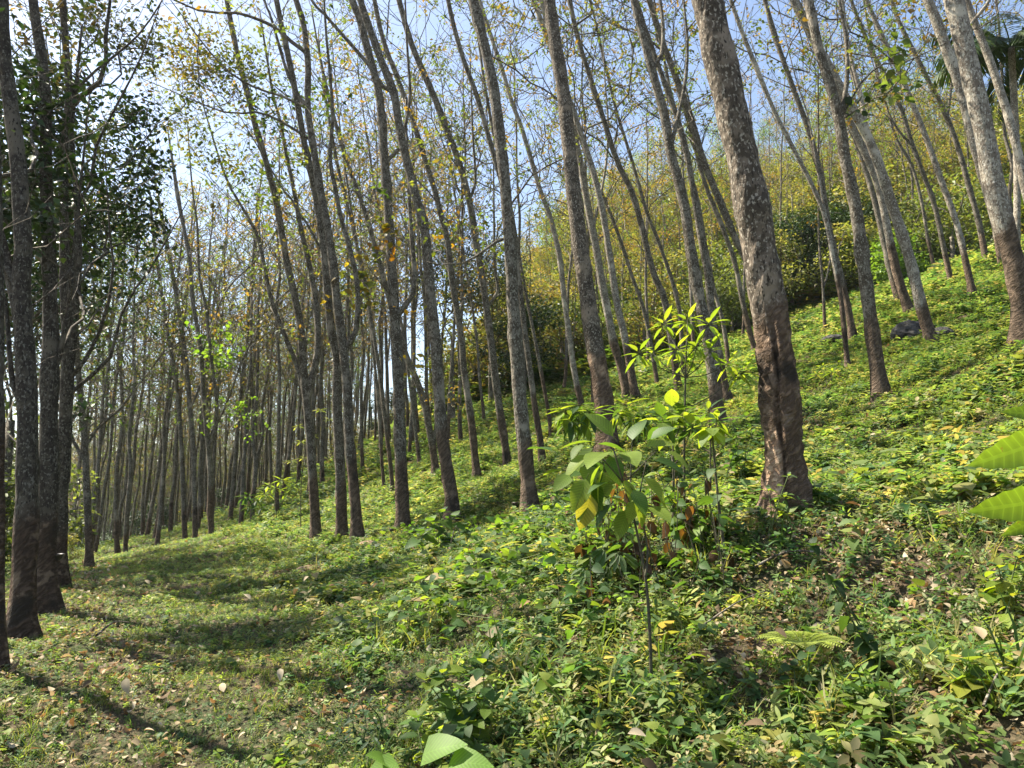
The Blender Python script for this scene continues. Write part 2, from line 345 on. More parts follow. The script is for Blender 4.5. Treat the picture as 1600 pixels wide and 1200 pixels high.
# ------------------------------------------------------------------ terrain: a smooth surface through surveyed points
ctl = [P(*a) for a in [
 (150,1200,3.85),(400,1200,3.7),(800,1200,3.3),(1200,1200,2.75),(1500,1200,2.4),(0,1040,5.0),(32,995,6.5),(70,950,8),(90,915,9.5),(140,885,16),
 (200,872,22),(290,860,27),(332,852,24),(200,858,45),(400,1000,6.2),(400,908,10),(400,848,16),(495,846,14.5),(558,846,13.5),(630,828,12),(707,822,11.5),
 (828,802,10),(600,1000,5.5),(800,900,5.8),(1228,800,4.8),(800,1000,4.6),(1000,1000,4.0),(1017,1085,3.5),(1300,950,3.9),(1500,900,3.9),(1500,750,5.8),
 (1500,650,8),(1378,622,10),(948,705,10.5),(1122,665,11),(1000,632,14),(982,628,15),(850,722,17),(794,736,17),(746,748,17),(681,745,20),(656,727,24),
 (614,771,22),(910,637,18),(862,682,20),(757,663,28),(1182,555,20),(1138,628,14.5),(1060,616,17),(1029,618,22),(1325,578,12),(1332,530,16),(1288,520,22),
 (1458,542,12.5),(1422,490,16),(1405,475,18),(1520,462,19),(1487,445,24),(1462,427,28),(1540,410,24),(1598,515,8.5),(1602,540,12),(440,806,22),(590,760,26),
 (730,640,34),(900,600,34),(1280,470,36),(1400,430,36),(1560,390,34),(1000,365,65),(1250,350,65),(1500,260,60),(1640,230,55),(850,400,65),(760,560,60)]]
ctl += [np.array(a, float) for a in [(0, 0, 0), (-3, 0, -.1), (3, 0, .9), (0, -4, -.3), (-60, 60, -5), (-60, 0, -2.5), (-30, 20, -1.2), (-40, -30, -1), (0, -30, -.8), (15, 0, 5), (20, 10, 8), (40, -20, 10),
        (60, 20, 24), (90, 60, 40), (60, 100, 44), (15, 100, 30), (-15, 90, 0), (-40, 100, -7), (-90, 100, -8), (-25, 50, -2.5)]]
ctl = np.array(ctl)
def _k(r2): return .5*r2*np.log(r2+1e-9)
def _fit(c, lam):
    n = len(c); X = c[:, :2]; d2 = ((X[:, None]-X[None])**2).sum(-1)
    K = _k(d2)+lam*np.eye(n)*(.05+np.hypot(X[:, 0], X[:, 1])*.02); Pm = np.hstack([np.ones((n, 1)), X])
    A = np.block([[K, Pm], [Pm.T, np.zeros((3, 3))]])
    return np.linalg.solve(A, np.concatenate([c[:, 2], np.zeros(3)]))
_w = _fit(ctl, 4.0)
def ground(x, y, detail=True):
    x = np.asarray(x, float); y = np.asarray(y, float); sh = x.shape; x = x.ravel(); y = y.ravel()
    r = np.hypot(x, y-20); k = np.minimum(1, 95/np.maximum(r, 1e-6)); qx = x*k; qy = (y-20)*k+20
    o = np.empty(len(x))
    for s in range(0, len(x), 20000):
        e = slice(s, s+20000); d2 = (qx[e, None]-ctl[None, :, 0])**2+(qy[e, None]-ctl[None, :, 1])**2
        o[e] = _k(d2)@_w[:len(ctl)]+_w[-3]+_w[-2]*qx[e]+_w[-1]*qy[e]
    if detail: o += .055*noise2(x, y, 2.3, 1)+.02*noise2(x, y, .7, 2)
    return o.reshape(sh)
def g1(x, y): return float(ground(np.array([x]), np.array([y]))[0])
def hit(u, v, Y):
    """where the sight line of that spot meets the slope, near distance Y"""
    d = ray(u, v); ys = np.linspace(Y*.7, Y*1.4, 90); t = ys/d[1]; dz = CAMZ+d[2]*t-ground(d[0]*t, ys)
    s = np.where(np.sign(dz[:-1]) != np.sign(dz[1:]))[0]
    yb = ys[s[np.argmin(abs(ys[s]-Y))]] if len(s) else Y
    x = d[0]*yb/d[1]; return np.array([x, yb, g1(x, yb)])

def axis(near, far, n):
    t = np.linspace(-1, 1, n); return np.sign(t)*(near*abs(t)+far*abs(t)**5)
gx = axis(30, 370, 420); gy = axis(30, 370, 420)+12
X, Yg = np.meshgrid(gx, gy); Z = ground(X, Yg)
nx = len(gx); i = np.arange(nx-1); I, J = np.meshgrid(i, i); q = (J*nx+I).ravel()
b = Batch(); b.add(np.stack([X.ravel(), Yg.ravel(), Z.ravel()], 1), np.stack([q, q+1, q+nx+1, q+nx], 1), (1, 1, 1))
props(b.build('ground', M_SOIL), kind='structure')

# ------------------------------------------------------------------ tree growing
class Skel:
    def __init__(s): s.p = []; s.par = []; s.fix = []; s.tr = []
    def chain(s, pts, rad, start=-1, traced=True):
        pr = start; ids = []
        for q, r in zip(pts, rad):
            s.p.append(np.asarray(q, float)); s.par.append(pr); s.fix.append(r); s.tr.append(traced); pr = len(s.p)-1; ids.append(pr)
        return ids
    def grow(s, att, rs, tip=.006, allowed=None, jit=.05):
        n0 = len(s.p); cap = n0+len(att)*12+10
        A = np.zeros((cap, 3)); A[:n0] = np.array(s.p); ok = np.zeros(cap, bool); ok[:n0] = True if allowed is None else allowed
        n = n0; tips = []
        for a in att:
            d = a-A[:n]; dh = np.hypot(d[:, 0], d[:, 1]); dist = np.sqrt((d**2).sum(1))
            c = dist+1.6*np.maximum(0, .75*dh-d[:, 2])+(~ok[:n])*1e3
            j = int(np.argmin(c)); L = dist[j]
            if L < .12 or L > 7: continue
            k = int(min(10, max(2, L/.35))); pd = A[j]-A[s.par[j]] if s.par[j] >= 0 else np.array([0, 0, 1.])
            pd = pd/(np.linalg.norm(pd)+1e-9)
            c1 = A[j]+(pd*.55+d[j]/L*.45)*L*.4; c2 = a-np.array([0, 0, 1])*L*.12-d[j]/L*L*.15
            t = np.linspace(0, 1, k+1)[1:, None]
            q = (1-t)**3*A[j]+3*(1-t)**2*t*c1+3*(1-t)*t*t*c2+t**3*a
            q[:-1] += rs.normal(0, jit*min(L, 1.5), (k-1, 3)) if k > 1 else 0
            pr = j
            for z in q:
                A[n] = z; ok[n] = True; s.p.append(z.copy()); s.par.append(pr); s.fix.append(0); s.tr.append(False); pr = n; n += 1
            tips.append(pr)
        s.tips = tips; s.tip = tip
    def radii(s):
        n = len(s.p); acc = np.zeros(n); r = np.zeros(n); pw = 2.35
        for i in range(n-1, -1, -1):
            r[i] = s.fix[i] if s.fix[i] > 0 else max(s.tip, acc[i]**(1/pw))
            if s.par[i] >= 0: acc[s.par[i]] += r[i]**pw
        for i in range(n):   # a branch is never thicker than what carries it
            q = s.par[i]
            if q >= 0 and not s.tr[i]: r[i] = min(r[i], r[q]*(.6 if s.tr[q] else 1), .032)
        s.r = r; return r
    def meshes(s, bt, bb, seed=0, rough=.05, sides=12):
        n = len(s.p); kids = [[] for _ in range(n)]
        for i in range(n):
            if s.par[i] >= 0: kids[s.par[i]].append(i)
        used = np.zeros(n, bool)
        for i in range(n):
            if used[i]: continue
            ch = [i]; used[i] = True; c = i
            while True:
                ks = [k for k in kids[c] if not used[k] and s.tr[k] == s.tr[i]]
                if not ks: break
                c = ks[0] if s.tr[i] else max(ks, key=lambda k: s.r[k]); ch.append(c); used[c] = True
            pts = [s.p[k] for k in ch]; rr = [s.r[k] for k in ch]
            if s.par[i] >= 0: pts = [s.p[s.par[i]]]+pts; rr = [min(rr[0]*1.15, s.r[s.par[i]])]+rr
            R0 = max(rr); ns = sides if R0 > .06 else 8 if R0 > .03 else 5 if R0 > .012 else 3
            z0 = 0 if i == 0 else 6
            if s.tr[i]: tube(bt, pts, rr, max(ns, 6), h0=z0-(.35 if i == 0 else 0), rough=rough, seed=seed, flare=.28 if i == 0 else 0)
            else: tube(bb, pts, rr, ns, h0=6, cap=ns > 3)

OLIVE = [(.09, .12, .035), (.12, .14, .045), (.07, .105, .03), (.08, .12, .035), (.10, .13, .04), (.14, .115, .045), (.17, .11, .04)]
GREEN = [(.05, .10, .02), (.07, .13, .025), (.09, .15, .03), (.04, .07, .02)]
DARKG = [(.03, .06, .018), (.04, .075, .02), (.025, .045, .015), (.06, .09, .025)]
BROWN = [(.14, .10, .045), (.16, .10, .04), (.10, .10, .04), (.08, .09, .035)]
def pick(pal, m, rs):
    c = np.array(pal)[rs.integers(0, len(pal), m)]; return c*rs.uniform(.7, 1.3, (m, 1))
def leaf_clusters(b, pts, rs, pal, n=6, size=.11, spread=.16, T=DIA):
    """hanging leaflets around each twig end"""
    pts = np.asarray(pts)
    if len(pts) == 0: return
    m = len(pts)*n; loc = np.repeat(pts, n, 0)+rs.normal(0, spread*.5, (m, 3)); cc = np.repeat(pick(pal, len(pts), rs), n, 0)*rs.uniform(.75, 1.25, (m, 1))
    a = rs.uniform(0, 6.283, m); d = np.stack([np.cos(a), np.sin(a), rs.uniform(-1.1, .25, m)], 1); nn = rs.normal(0, .5, (m, 3))+np.array([0, 0, 1])
    sc = size*rs.uniform(.65, 1.25, (m, 1))*np.array([1.25, 1, 1]); scatter(b, T, loc, basis(d, nn), sc, cc)

def make_tree(spec):
    (nm, Y, w0, w1, pts, limbs, o) = spec
    rs = np.random.default_rng(o.get('seed', int(abs(pts[0][0])*7+pts[0][1])))
    base = hit(*pts[0], Y) if o.get('hit', True) else P(*pts[0], Y)
    Y = base[1]; drift = o.get('drift', rs.uniform(-.03, .05))
    def PP(u, v, dy=0):
        q0 = P(u, v, Y); hgt = max(0, q0[2]-base[2]); return P(u, v, Y*(1+0)+drift*hgt+dy*hgt)
    path = [base-np.array([0, 0, .35])+(base-PP(*pts[1]))*0.05, base]+[PP(*q) for q in pts[1:]]
    path = np.array(path); tr_len = np.linalg.norm(np.diff(path, axis=0), axis=1).sum()
    px = Y/F*.95
    L = o.get('L', rs.uniform(13.5, 16.5)); ext = max(1.5, L-tr_len); d = path[-1]-path[-2]; d /= np.linalg.norm(d)
    ne = max(2, int(ext/1.5)); q = path[-1].copy(); P2 = []
    for k in range(ne):
        d = d*.85+np.array([rs.normal(0, .10), rs.normal(0, .10), 1])*.15; d /= np.linalg.norm(d); q = q+d*ext/ne; P2.append(q.copy())
    full = np.vstack([path, P2]); step = o.get('step', .22 if Y < 13 else .35); sm = smooth_path(full, step)
    s_ = np.concatenate([[0], np.cumsum(np.linalg.norm(np.diff(sm, axis=0), axis=1))]); h = np.maximum(0, s_-.35)
    r0, r1 = w0*px/2, w1*px/2
    rad = np.where(h < tr_len, r0+(r1-r0)*np.minimum(1, h/tr_len)**.55, r1*np.maximum(0, 1-(h-tr_len)/(ext*1.02))**.8+.008)
    rad = rad*(1+.5*np.exp(-h/.15))*(1+.035*np.sin(h*5.1+w0)+.03*np.sin(h*11.7+w1))
    rad = rad*np.where(h < 2.2, 1+.05*np.sin(h*9), 1)
    kn = rs.uniform(1.5, L, 10)
    for k in kn: rad = rad*(1+(.0 if w0 > 60 else .13)*np.exp(-((h-k)/.09)**2))
    sk = Skel(); ids = sk.chain(sm, rad); P0 = sm
    lid = []
    for lm in limbs:
        wl, *lp = lm; j = int(np.argmin([np.linalg.norm(z-PP(*lp[0])) for z in sm[:]])); dy = rs.uniform(-.10, .16)
        base_h = sm[j][2]
        lq = [sm[j]]+[P(*z, sm[j][1]+dy*max(0, (P(*z, Y)[2]-base_h))) for z in lp[1:]]
        e = lq[-1]-lq[-2]; e /= np.linalg.norm(e); ex = o.get('lext', 2.2); e = e*.7+np.array([0, 0, .3]); lq.append(lq[-1]+e*ex)
        ls = smooth_path(lq, .3)[1:]; tt = np.linspace(0, 1, len(ls)); rr = wl*px/2*(1-tt*.75)
        rr = np.minimum(rr, rad[j]*.85)
        lid += sk.chain(ls, rr, ids[j])
    # crown attractors
    h0 = o.get('crown0', max(5.5, tr_len*.45)); na = o.get('na', 100 if Y < 13 else 210); cr = o.get('cr', 2.3)
    att = []
    hi = np.where(h > h0)[0]
    srcs = [sk.p[k] for k in hi]+[sk.p[k] for k in lid for _ in (0, 1)]
    for _ in range(na):
        a0 = srcs[rs.integers(len(srcs))]; f = (a0[2]-base[2]-h0)/(L-h0+.01); rr = cr*(.35+.75*math.sin(math.pi*min(1, max(.05, f*.8+.15))))*math.sqrt(rs.uniform(.03, 1)); an = rs.uniform(0, 6.283)
        att.append(a0+np.array([math.cos(an)*rr, math.sin(an)*rr, rs.uniform(.15, .9)*rr+rs.uniform(0, .6)]))
    allow = np.ones(len(sk.p), bool); allow[:len(sm)] = h > h0*.8
    extra = o.get('sprays', []); spt = []
    sk.grow(att, rs, tip=o.get('tip', .0045 if Y < 14 else .006), allowed=allow)
    tips = list(sk.tips)
    groups = []
    for (u, v, dY, rad_, cnt, pal, nl, size) in extra:
        c = P(u, v, Y+dY); aa = c+rs.normal(0, .5, (cnt, 3))*rad_*Y/F
        sk.grow(aa, rs, tip=.004); groups.append((list(sk.tips), pal, nl, size))
    sk.radii()
    root = thing(o.get('name', 'rubber_tree'), nm, 'tree', tuple(base), o.get('group', 'tall rubber trees of the plantation'))
    bt, bb, bl = Batch(), Batch(), Batch()
    sk.meshes(bt, bb, seed=int(w0*3) % 11, rough=o.get('rough', .055), sides=o.get('sides', 14 if Y < 13 else 10))
    bt.build('trunk', o.get('bark', M_BARK), root)
    if bb.n: bb.build('branches', M_BARK_SHADED if o.get('bark') is M_BARK_SHADED else M_BARKN, root)
    lf = o.get('leafy', .33 if Y < 13 else .8); tp = np.array([sk.p[k] for k in tips]) if tips else np.zeros((0, 3))
    if len(tp):
        # foliage comes in patches: some boughs are leafy, others bare
        sel = (noise2(tp[:, 0]+w0, tp[:, 1]+tp[:, 2]*.8, 2.6, 3)*.75+rs.uniform(.1, .9, len(tp))) < lf*.85
        leaf_clusters(bl, tp[sel], rs, o.get('pal', OLIVE), o.get('nl', 8 if Y < 13 else 10), .095 if Y < 20 else .115)
    for t_, pal, nl, size in groups:
        leaf_clusters(bl, [sk.p[k] for k in t_], rs, pal, nl, size, spread=.2, T=OVAL2 if size > .13 else DIA)
    if bl.n: bl.build('foliage', o.get('leafm', M_CROWN), root)
    return root

# ------------------------------------------------------------------ the rubber trees one can tell apart
T = []
def tree(lab, Y, w0, w1, pts, limbs=(), **o): T.append((lab, Y, w0, w1, pts, list(limbs), o))
PALE = dict(bark=M_BARKP)
# right half, near to far
tree('thickest rubber tree, large in front, its bark cut open on one side', 4.8, 66, 50, [(1228,802),(1224,700),(1216,600),(1204,500),(1187,390),(1167,280),(1145,180),(1120,70),(1103,-10),(1080,-110)], sides=40, step=.05, rough=.06, drift=-.02, L=17, crown0=9, cr=2.8, na=90, leafy=.25, bark=M_BARKA, seed=3, name='rubber_tree')
tree('rubber tree with a pale slanting cut, rising behind the broad-leaved saplings', 10.5, 36, 22, [(950,705),(942,620),(926,520),(909,400),(894,280),(881,150),(868,70),(857,-10)], seed=4, bark=M_BARKA, sides=18, crown0=9)
tree('dark-footed rubber tree left of the saplings with a small black cup on its foot', 10, 27, 18, [(828,803),(822,720),(812,620),(802,480),(796,370),(785,250),(768,120),(737,-10)], [(5,(796,380),(775,378),(745,400),(722,412),(700,412),(690,414))], lext=.3, seed=5, crown0=9)
tree('knobbly rubber tree standing alone on the open slope right of the thickest tree', 10.2, 28, 15, [(1378,624),(1363,520),(1350,420),(1336,320),(1319,240),(1312,190),(1296,130),(1280,80),(1262,-5)], [(9,(1315,200),(1323,130),(1322,60),(1311,0)), (4,(1312,190),(1345,130),(1380,100),(1412,98))], seed=6, sprays=[(1400,115,-.3,42,16,[(.10,.15,.06),(.16,.20,.09)],5,.16), (1345,160,0,25,6,DARKG,5,.15)])
tree('grey rubber tree leaning over the dark rock on the slope', 12.5, 22, 13, [(1458,544),(1440,480),(1420,400),(1394,320),(1367,240),(1346,195),(1320,150),(1296,105),(1262,45),(1240,0)], [(8,(1352,205),(1345,150),(1330,90),(1318,20))], seed=7, **PALE)
tree('rubber tree just left of the dark rock, close beside a thinner one', 16, 17, 9, [(1422,492),(1401,425),(1385,350),(1374,295),(1352,240),(1330,195),(1308,150),(1280,90),(1262,40),(1240,-10)], [(6,(1352,240),(1352,180),(1330,110),(1322,40))], seed=8, **PALE)
tree('thinner brown rubber tree close behind the one left of the dark rock', 18, 13, 7, [(1406,477),(1392,425),(1375,350),(1360,290),(1335,215),(1310,165),(1285,110),(1270,50)], seed=9)
tree('slender grey rubber tree with a dark foot on the right upper slope', 19, 12, 8, [(1521,464),(1510,415),(1495,350),(1470,280),(1445,210),(1421,150),(1400,100),(1375,50),(1352,-5)], seed=10, **PALE)
tree('rubber tree on the right upper slope, below the bright green bush', 24, 10, 6, [(1487,446),(1475,390),(1460,320),(1440,265),(1422,215),(1410,175),(1390,130),(1365,85),(1345,40),(1328,-5)], [(4,(1425,225),(1395,190),(1370,120))], seed=11)
tree('thin short-looking rubber tree at the dark edge of the jungle, upper slope', 28, 7, 4, [(1462,428),(1450,375),(1440,315),(1425,260),(1400,215),(1385,165)], seed=12)
tree('rubber tree at the top of the slope crossing behind a thicker grey trunk', 23, 11, 7, [(1541,411),(1530,350),(1512,285),(1500,240),(1480,185),(1455,135),(1430,85),(1405,35),(1390,-10)], [(5,(1480,185),(1486,120),(1470,60))], seed=13)
tree('rubber tree topmost on the slope, deep in shade under the palm', 24, 11, 7, [(1566,420),(1555,360),(1541,300),(1521,220),(1508,160),(1499,100),(1490,30)], seed=14)
tree('thick pale grey trunk at the right edge, the nearest on that side', 8.5, 36, 30, [(1604,530),(1591,440),(1573,370),(1555,300),(1536,200),(1516,110),(1502,50),(1486,-20)], seed=15, drift=0, sides=20, crown0=8.5, **PALE)
tree('knotty grey rubber tree that passes behind the thick pale trunk at the right edge', 12, 21, 16, [(1606,545),(1588,450),(1568,380),(1551,320),(1536,270),(1521,215),(1500,135),(1480,80),(1462,30),(1446,-10)], [(8,(1482,90),(1500,55),(1540,10))], seed=16, **PALE)
tree('rubber tree leaning in from the right edge in front of the palm', 13, 18, 12, [(1655,540),(1625,380),(1606,310),(1585,215),(1562,140),(1545,90),(1525,40),(1506,-10)], seed=17, **PALE)
tree('very thin pale rubber tree left of the knobbly one, its bark spotted white', 12, 9, 7, [(1325,580),(1320,525),(1312,455),(1301,400),(1291,345),(1274,300),(1254,260),(1229,212),(1206,165)], [(4,(1292,345),(1275,250),(1262,180),(1240,110))], seed=18, cr=1.6, na=110, L=11, **PALE)
tree('rubber tree rising behind the very thin spotted one', 16, 13, 8, [(1333,531),(1325,480),(1311,425),(1299,375),(1290,330),(1283,280),(1264,205),(1240,140),(1212,60),(1195,0)], seed=19)
tree('small forked sapling tree at the edge of the dark jungle, centre right', 22, 6, 3, [(1289,522),(1286,450),(1280,380),(1279,310)], [(4,(1287,455),(1296,415),(1298,360),(1290,300))], seed=20, L=8, cr=1.2, na=50, crown0=4)
tree('rubber tree seen just left of the thickest trunk', 20, 10, 6, [(1182,557),(1170,512),(1160,470),(1148,410),(1136,375),(1124,343),(1108,305),(1092,255),(1075,190),(1050,110)], seed=21)
tree('rubber tree whose foot hides behind the thickest trunk', 14, 14, 10, [(1222,590),(1205,510),(1185,450),(1166,405),(1150,375),(1136,342),(1124,312),(1100,255),(1083,195),(1060,130),(1035,65),(1012,-8)], seed=22)
tree('rubber tree with a dark tapped foot right behind the tall rosette sapling', 11.5, 26, 13, [(1123,668),(1112,560),(1100,500),(1090,450),(1080,395),(1070,325),(1058,275),(1047,235),(1038,180),(1019,110),(1003,50),(989,-8)], [(7,(1046,235),(1060,180),(1072,120),(1074,60),(1070,20)), (8,(1019,110),(1034,85),(1036,40),(1031,-5))], seed=23, sides=16)
tree('grey rubber tree doubling the dark-footed one behind the rosette sapling', 15, 16, 8, [(1138,629),(1130,595),(1124,558),(1117,525),(1111,480),(1107,435),(1100,400),(1090,340),(1076,255),(1060,190),(1035,120),(1010,50)], seed=24)
tree('right one of two close grey trunks standing left of the rosette sapling', 14.5, 14, 8, [(997,630),(990,604),(984,569),(974,517),(965,480),(955,415),(945,350),(935,300),(920,245),(903,195),(885,140),(862,60),(845,0)], seed=25, **PALE)
tree('left one of two close grey trunks standing left of the rosette sapling', 15, 17, 9, [(982,628),(972,577),(960,540),(951,496),(940,440),(930,380),(918,320),(908,260),(890,180),(870,105),(848,40),(830,-10)], [(5,(925,350),(945,270),(950,200),(945,120))], seed=26, **PALE)
tree('slim grey rubber tree just left of the trunk with the pale slanting cut', 18, 11, 7, [(910,639),(897,579),(889,521),(882,470),(874,400),(860,340),(845,300),(830,250),(815,200),(800,160),(785,110),(765,50),(748,-5)], seed=27, **PALE)
tree('thin pale trunk far behind, between the two close grey trunks and the rosettes', 24, 8, 5, [(1029,620),(1019,550),(1009,496),(999,462),(987,430),(975,392),(960,350),(940,300),(915,240)], seed=28)
tree('rubber tree standing straight behind the topmost rosette leaves', 17, 13, 8, [(1061,618),(1052,550),(1044,495),(1035,457),(1025,437),(1014,402),(1005,362),(997,332),(986,297),(970,265),(958,235),(944,190),(925,130),(903,60),(890,0)], seed=29)
tree('thin trunk in the tree line right behind the topmost rosette leaves', 22, 8, 5, [(1068,562),(1062,485),(1056,460),(1048,432),(1037,400),(1024,365),(1012,337),(1000,295),(984,240),(965,180),(950,120)], seed=30)
tree('thin trunk in the tree line left of the thickest tree, bare below', 22, 8, 5, [(1140,577),(1130,505),(1122,475),(1114,445),(1108,410),(1100,370),(1090,310),(1070,240)], seed=31)
# centre
tree('right one of two brown-footed rubber trees on the bright slope at mid distance', 17, 15, 10, [(794,738),(790,700),(782,650),(775,600),(768,540),(760,480),(753,430),(744,380),(733,312),(716,250),(697,200),(680,155),(660,110),(640,60),(622,-5)], [(6,(768,485),(778,455),(773,420),(772,350)), (5,(733,312),(743,285),(740,230),(738,190))], seed=32)
tree('left one of two brown-footed rubber trees on the bright slope at mid distance', 17, 14, 8, [(746,750),(742,712),(737,662),(731,620),(724,570),(722,537),(714,485),(705,430),(700,380),(690,340),(680,300),(669,265),(655,220),(635,160),(618,115),(598,60),(585,0)], seed=33, sprays=[(700,360,6,45,30,[(.16,.15,.03),(.12,.13,.03),(.24,.14,.02)],6,.14)])
tree('rubber tree peeping out right of the dark-footed trunk with the black cup', 17, 11, 8, [(848,724),(843,680),(837,645),(831,600),(826,562),(819,510),(811,440),(800,360),(785,290),(765,220),(745,150),(720,80),(700,0)], seed=34)
tree('thin trunk on the bright slope next to the peeping one, at mid distance', 20, 7, 5, [(862,684),(857,645),(850,605),(842,562),(834,520),(820,450),(808,380),(798,320),(780,250)], seed=35)
tree('rubber tree forked low into two bowed limbs, in front of the dark jungle', 20, 14, 7, [(682,747),(676,700),(668,655),(660,620),(648,587),(635,557),(620,510),(606,460),(590,400),(570,330),(545,260)], [(8,(676,700),(684,650),(685,600),(679,560),(668,500),(660,440),(655,380))], seed=36)
tree('thin trunk far behind, beside the low forked tree', 25, 7, 4, [(656,729),(652,695),(647,657),(642,612),(636,565),(628,510),(612,440),(600,380)], seed=37)
tree('thin dark trunk behind the slope, right one of a close pair', 23, 8, 5, [(614,773),(610,725),(602,662),(597,612),(590,562),(580,500),(568,430),(550,350),(530,270)], seed=38)
tree('thin dark trunk behind the slope, left one of a close pair', 23, 6.5, 4, [(601,774),(597,725),(594,675),(590,620),(584,555),(575,480),(560,400)], seed=39)
tree('very thin trunk against the darkest part of the jungle, centre', 29, 6, 4, [(757,665),(754,632),(749,587),(746,540),(738,480),(728,420)], seed=40)
tree('straight rubber tree with a brown foot and a tiny cup, forked high', 12, 24, 13, [(630,830),(627,750),(624,650),(620,550),(616,480),(611,400),(604,290),(600,240),(597,190),(590,135),(575,80),(562,30),(546,-10)], [(10,(627,490),(645,460),(648,430),(644,380),(640,320)), (7,(604,258),(622,235),(634,195),(641,145),(636,70))], seed=41, sides=16,
     sprays=[(602,300,-.3,14,5,GREEN,4,.12), (560,440,.4,38,20,[(.14,.16,.05),(.09,.11,.03),(.2,.15,.03)],6,.15), (615,375,-.6,20,8,[(.25,.12,.02),(.16,.14,.03)],4,.14)])
tree('rubber tree with scarred brown foot standing over the round-leaved herb', 12, 25, 12, [(706,823),(705,775),(697,725),(690,675),(687,625),(683,575),(681,537),(675,480),(670,430),(666,380),(661,345),(652,315),(640,270),(626,210),(615,145),(596,95),(576,40),(560,-10)], [(8,(616,148),(598,135),(575,100),(540,60),(505,20),(480,-10))], seed=42, sides=16, sprays=[(655,490,.5,28,7,[(.35,.20,.02),(.2,.2,.03)],4,.12), (660,570,.5,24,6,[(.30,.22,.03),(.2,.2,.03)],4,.12)])
tree('right trunk of the close pair of dark rubber trees, with a side limb', 13.5, 20, 10, [(558,848),(554,771),(546,687),(542,604),(535,535),(527,475),(520,412),(511,350),(500,295),(491,237),(481,170),(481,100),(474,37),(461,-5)], [(10,(545,548),(556,515),(559,455),(553,415),(543,375),(532,337),(523,290),(516,250),(520,180),(515,110),(508,30)), (7,(481,170),(470,155),(450,117),(432,57),(421,20),(410,-10)), (7,(481,88),(455,65),(425,40),(370,20),(310,16)), (5,(481,168),(440,150),(395,135),(340,95)), (5,(490,212),(440,190),(400,175),(350,175))], seed=43,
     sprays=[(300,95,1,62,130,[(.11,.10,.035),(.09,.10,.03),(.12,.11,.04),(.14,.10,.035)],11,.09), (370,110,1,60,90,[(.09,.10,.03),(.06,.08,.025)],10,.09), (290,180,1,50,50,[(.11,.11,.04),(.08,.10,.03)],10,.085), (420,170,1.5,60,50,DARKG,5,.12), (340,250,1.5,50,40,[(.08,.11,.03),(.13,.12,.04)],6,.12)])
tree('left trunk of the close pair of dark rubber trees, bowed in the middle', 13.5, 20, 9, [(533,848),(533,771),(529,687),(526,610),(527,560),(517,512),(507,400),(499,337),(488,280),(476,225),(467,175),(455,110),(440,40),(430,-10)], [(5,(507,395),(480,350),(465,330),(455,310),(445,300))], seed=44, sprays=[(500,160,1,50,30,DARKG,5,.12)])
tree('rubber tree with a nearly black foot, forked into three long limbs', 14.5, 18, 9, [(494,847),(490,771),(485,687),(479,625),(474,575),(470,512),(460,462),(446,400),(440,362),(430,307),(415,250),(400,200),(385,140),(370,80)], [(9,(479,615),(465,575),(450,537),(435,500),(422,462),(415,425),(400,362),(388,340),(370,310),(350,270)), (12,(480,620),(491,575),(497,540),(495,490),(490,450),(480,400),(467,342),(458,290),(447,240),(438,190),(425,140))], seed=45,
     sprays=[(400,280,1,60,40,DARKG,5,.12), (440,330,2,50,35,OLIVE,5,.12), (360,300,1,40,16,GREEN,4,.11)])
tree('slender forked rubber tree at the crest left of the three-limbed one, isolated', 23, 10, 6, [(332,840),(328,800),(329,744),(326,702),(318,617),(314,555),(307,505),(300,462),(297,412),(290,370),(280,320)], [(7,(327,710),(337,670),(338,620),(332,577),(322,482),(312,437),(310,400),(308,350),(300,290)), (4,(326,690),(350,640),(380,560),(408,500)), (4,(320,560),(335,500),(345,470),(365,440),(405,400))], seed=46, crown0=6, L=14, na=230,
     sprays=[(335,545,.5,38,40,[(.10,.19,.03),(.14,.24,.04)],6,.16), (360,640,1,45,20,[(.10,.18,.03)],6,.14), (395,650,1,25,10,[(.10,.18,.03)],5,.14)])
tree('straight slim trunk at the crest, nearest to the slender forked tree', 26, 9, 6, [(305,848),(304,787),(302,702),(297,640),(290,560),(280,490),(268,420),(255,350)], [(4,(297,640),(320,580),(330,500))], seed=47, na=230, crown0=6)
tree('second slim trunk at the crest left of the slender forked tree', 27, 9, 5, [(289,851),(287,787),(282,673),(274,588),(262,520),(250,440),(240,370)], seed=48, na=230, crown0=6)
tree('pale-lit trunk beside the path behind the dark left row, with a crooked low limb', 17, 13, 8, [(140,887),(137,800),(133,700),(128,640),(121,560),(116,480)], [(6,(133,715),(115,690),(98,650),(85,620)), (4,(131,690),(150,672),(175,650),(187,640))], seed=49, na=200, crown0=5, leafy=.5)
# the dark row left of the path
tree('dark trunk cut off by the left edge of the picture', 5, 27, 20, [(-8,1042),(-7,900),(-6,700),(-6,500),(-8,300),(-14,100),(-20,-20)], [], seed=50, crown0=6, leafy=.4, na=90, bark=M_BARK_SHADED, leafm=M_DARK, pal=DARKG, L=12)
tree('front trunk of the dark left row, forked, with an orange scar at its foot', 6.6, 40, 22, [(31,997),(40,850),(43,700),(41,583),(36,500),(33,440),(37,390),(34,340),(29,260),(20,190),(8,100),(0,0)], [(20,(38,520),(22,455),(9,405),(-6,350),(-20,280)), (9,(43,670),(20,600),(8,470),(-10,430))], seed=51, sides=20, crown0=5.5, leafy=.4, na=90, bark=M_BARK_SHADED, leafm=M_DARK, pal=DARKG, rough=.07, L=13,
     sprays=[(40,180,1.5,75,100,DARKG,13,.11), (60,270,1.5,70,80,DARKG,13,.11), (20,370,1.2,60,50,DARKG,13,.11), (15,560,3,30,20,DARKG,9,.10), (60,90,2,70,50,OLIVE,10,.085)])
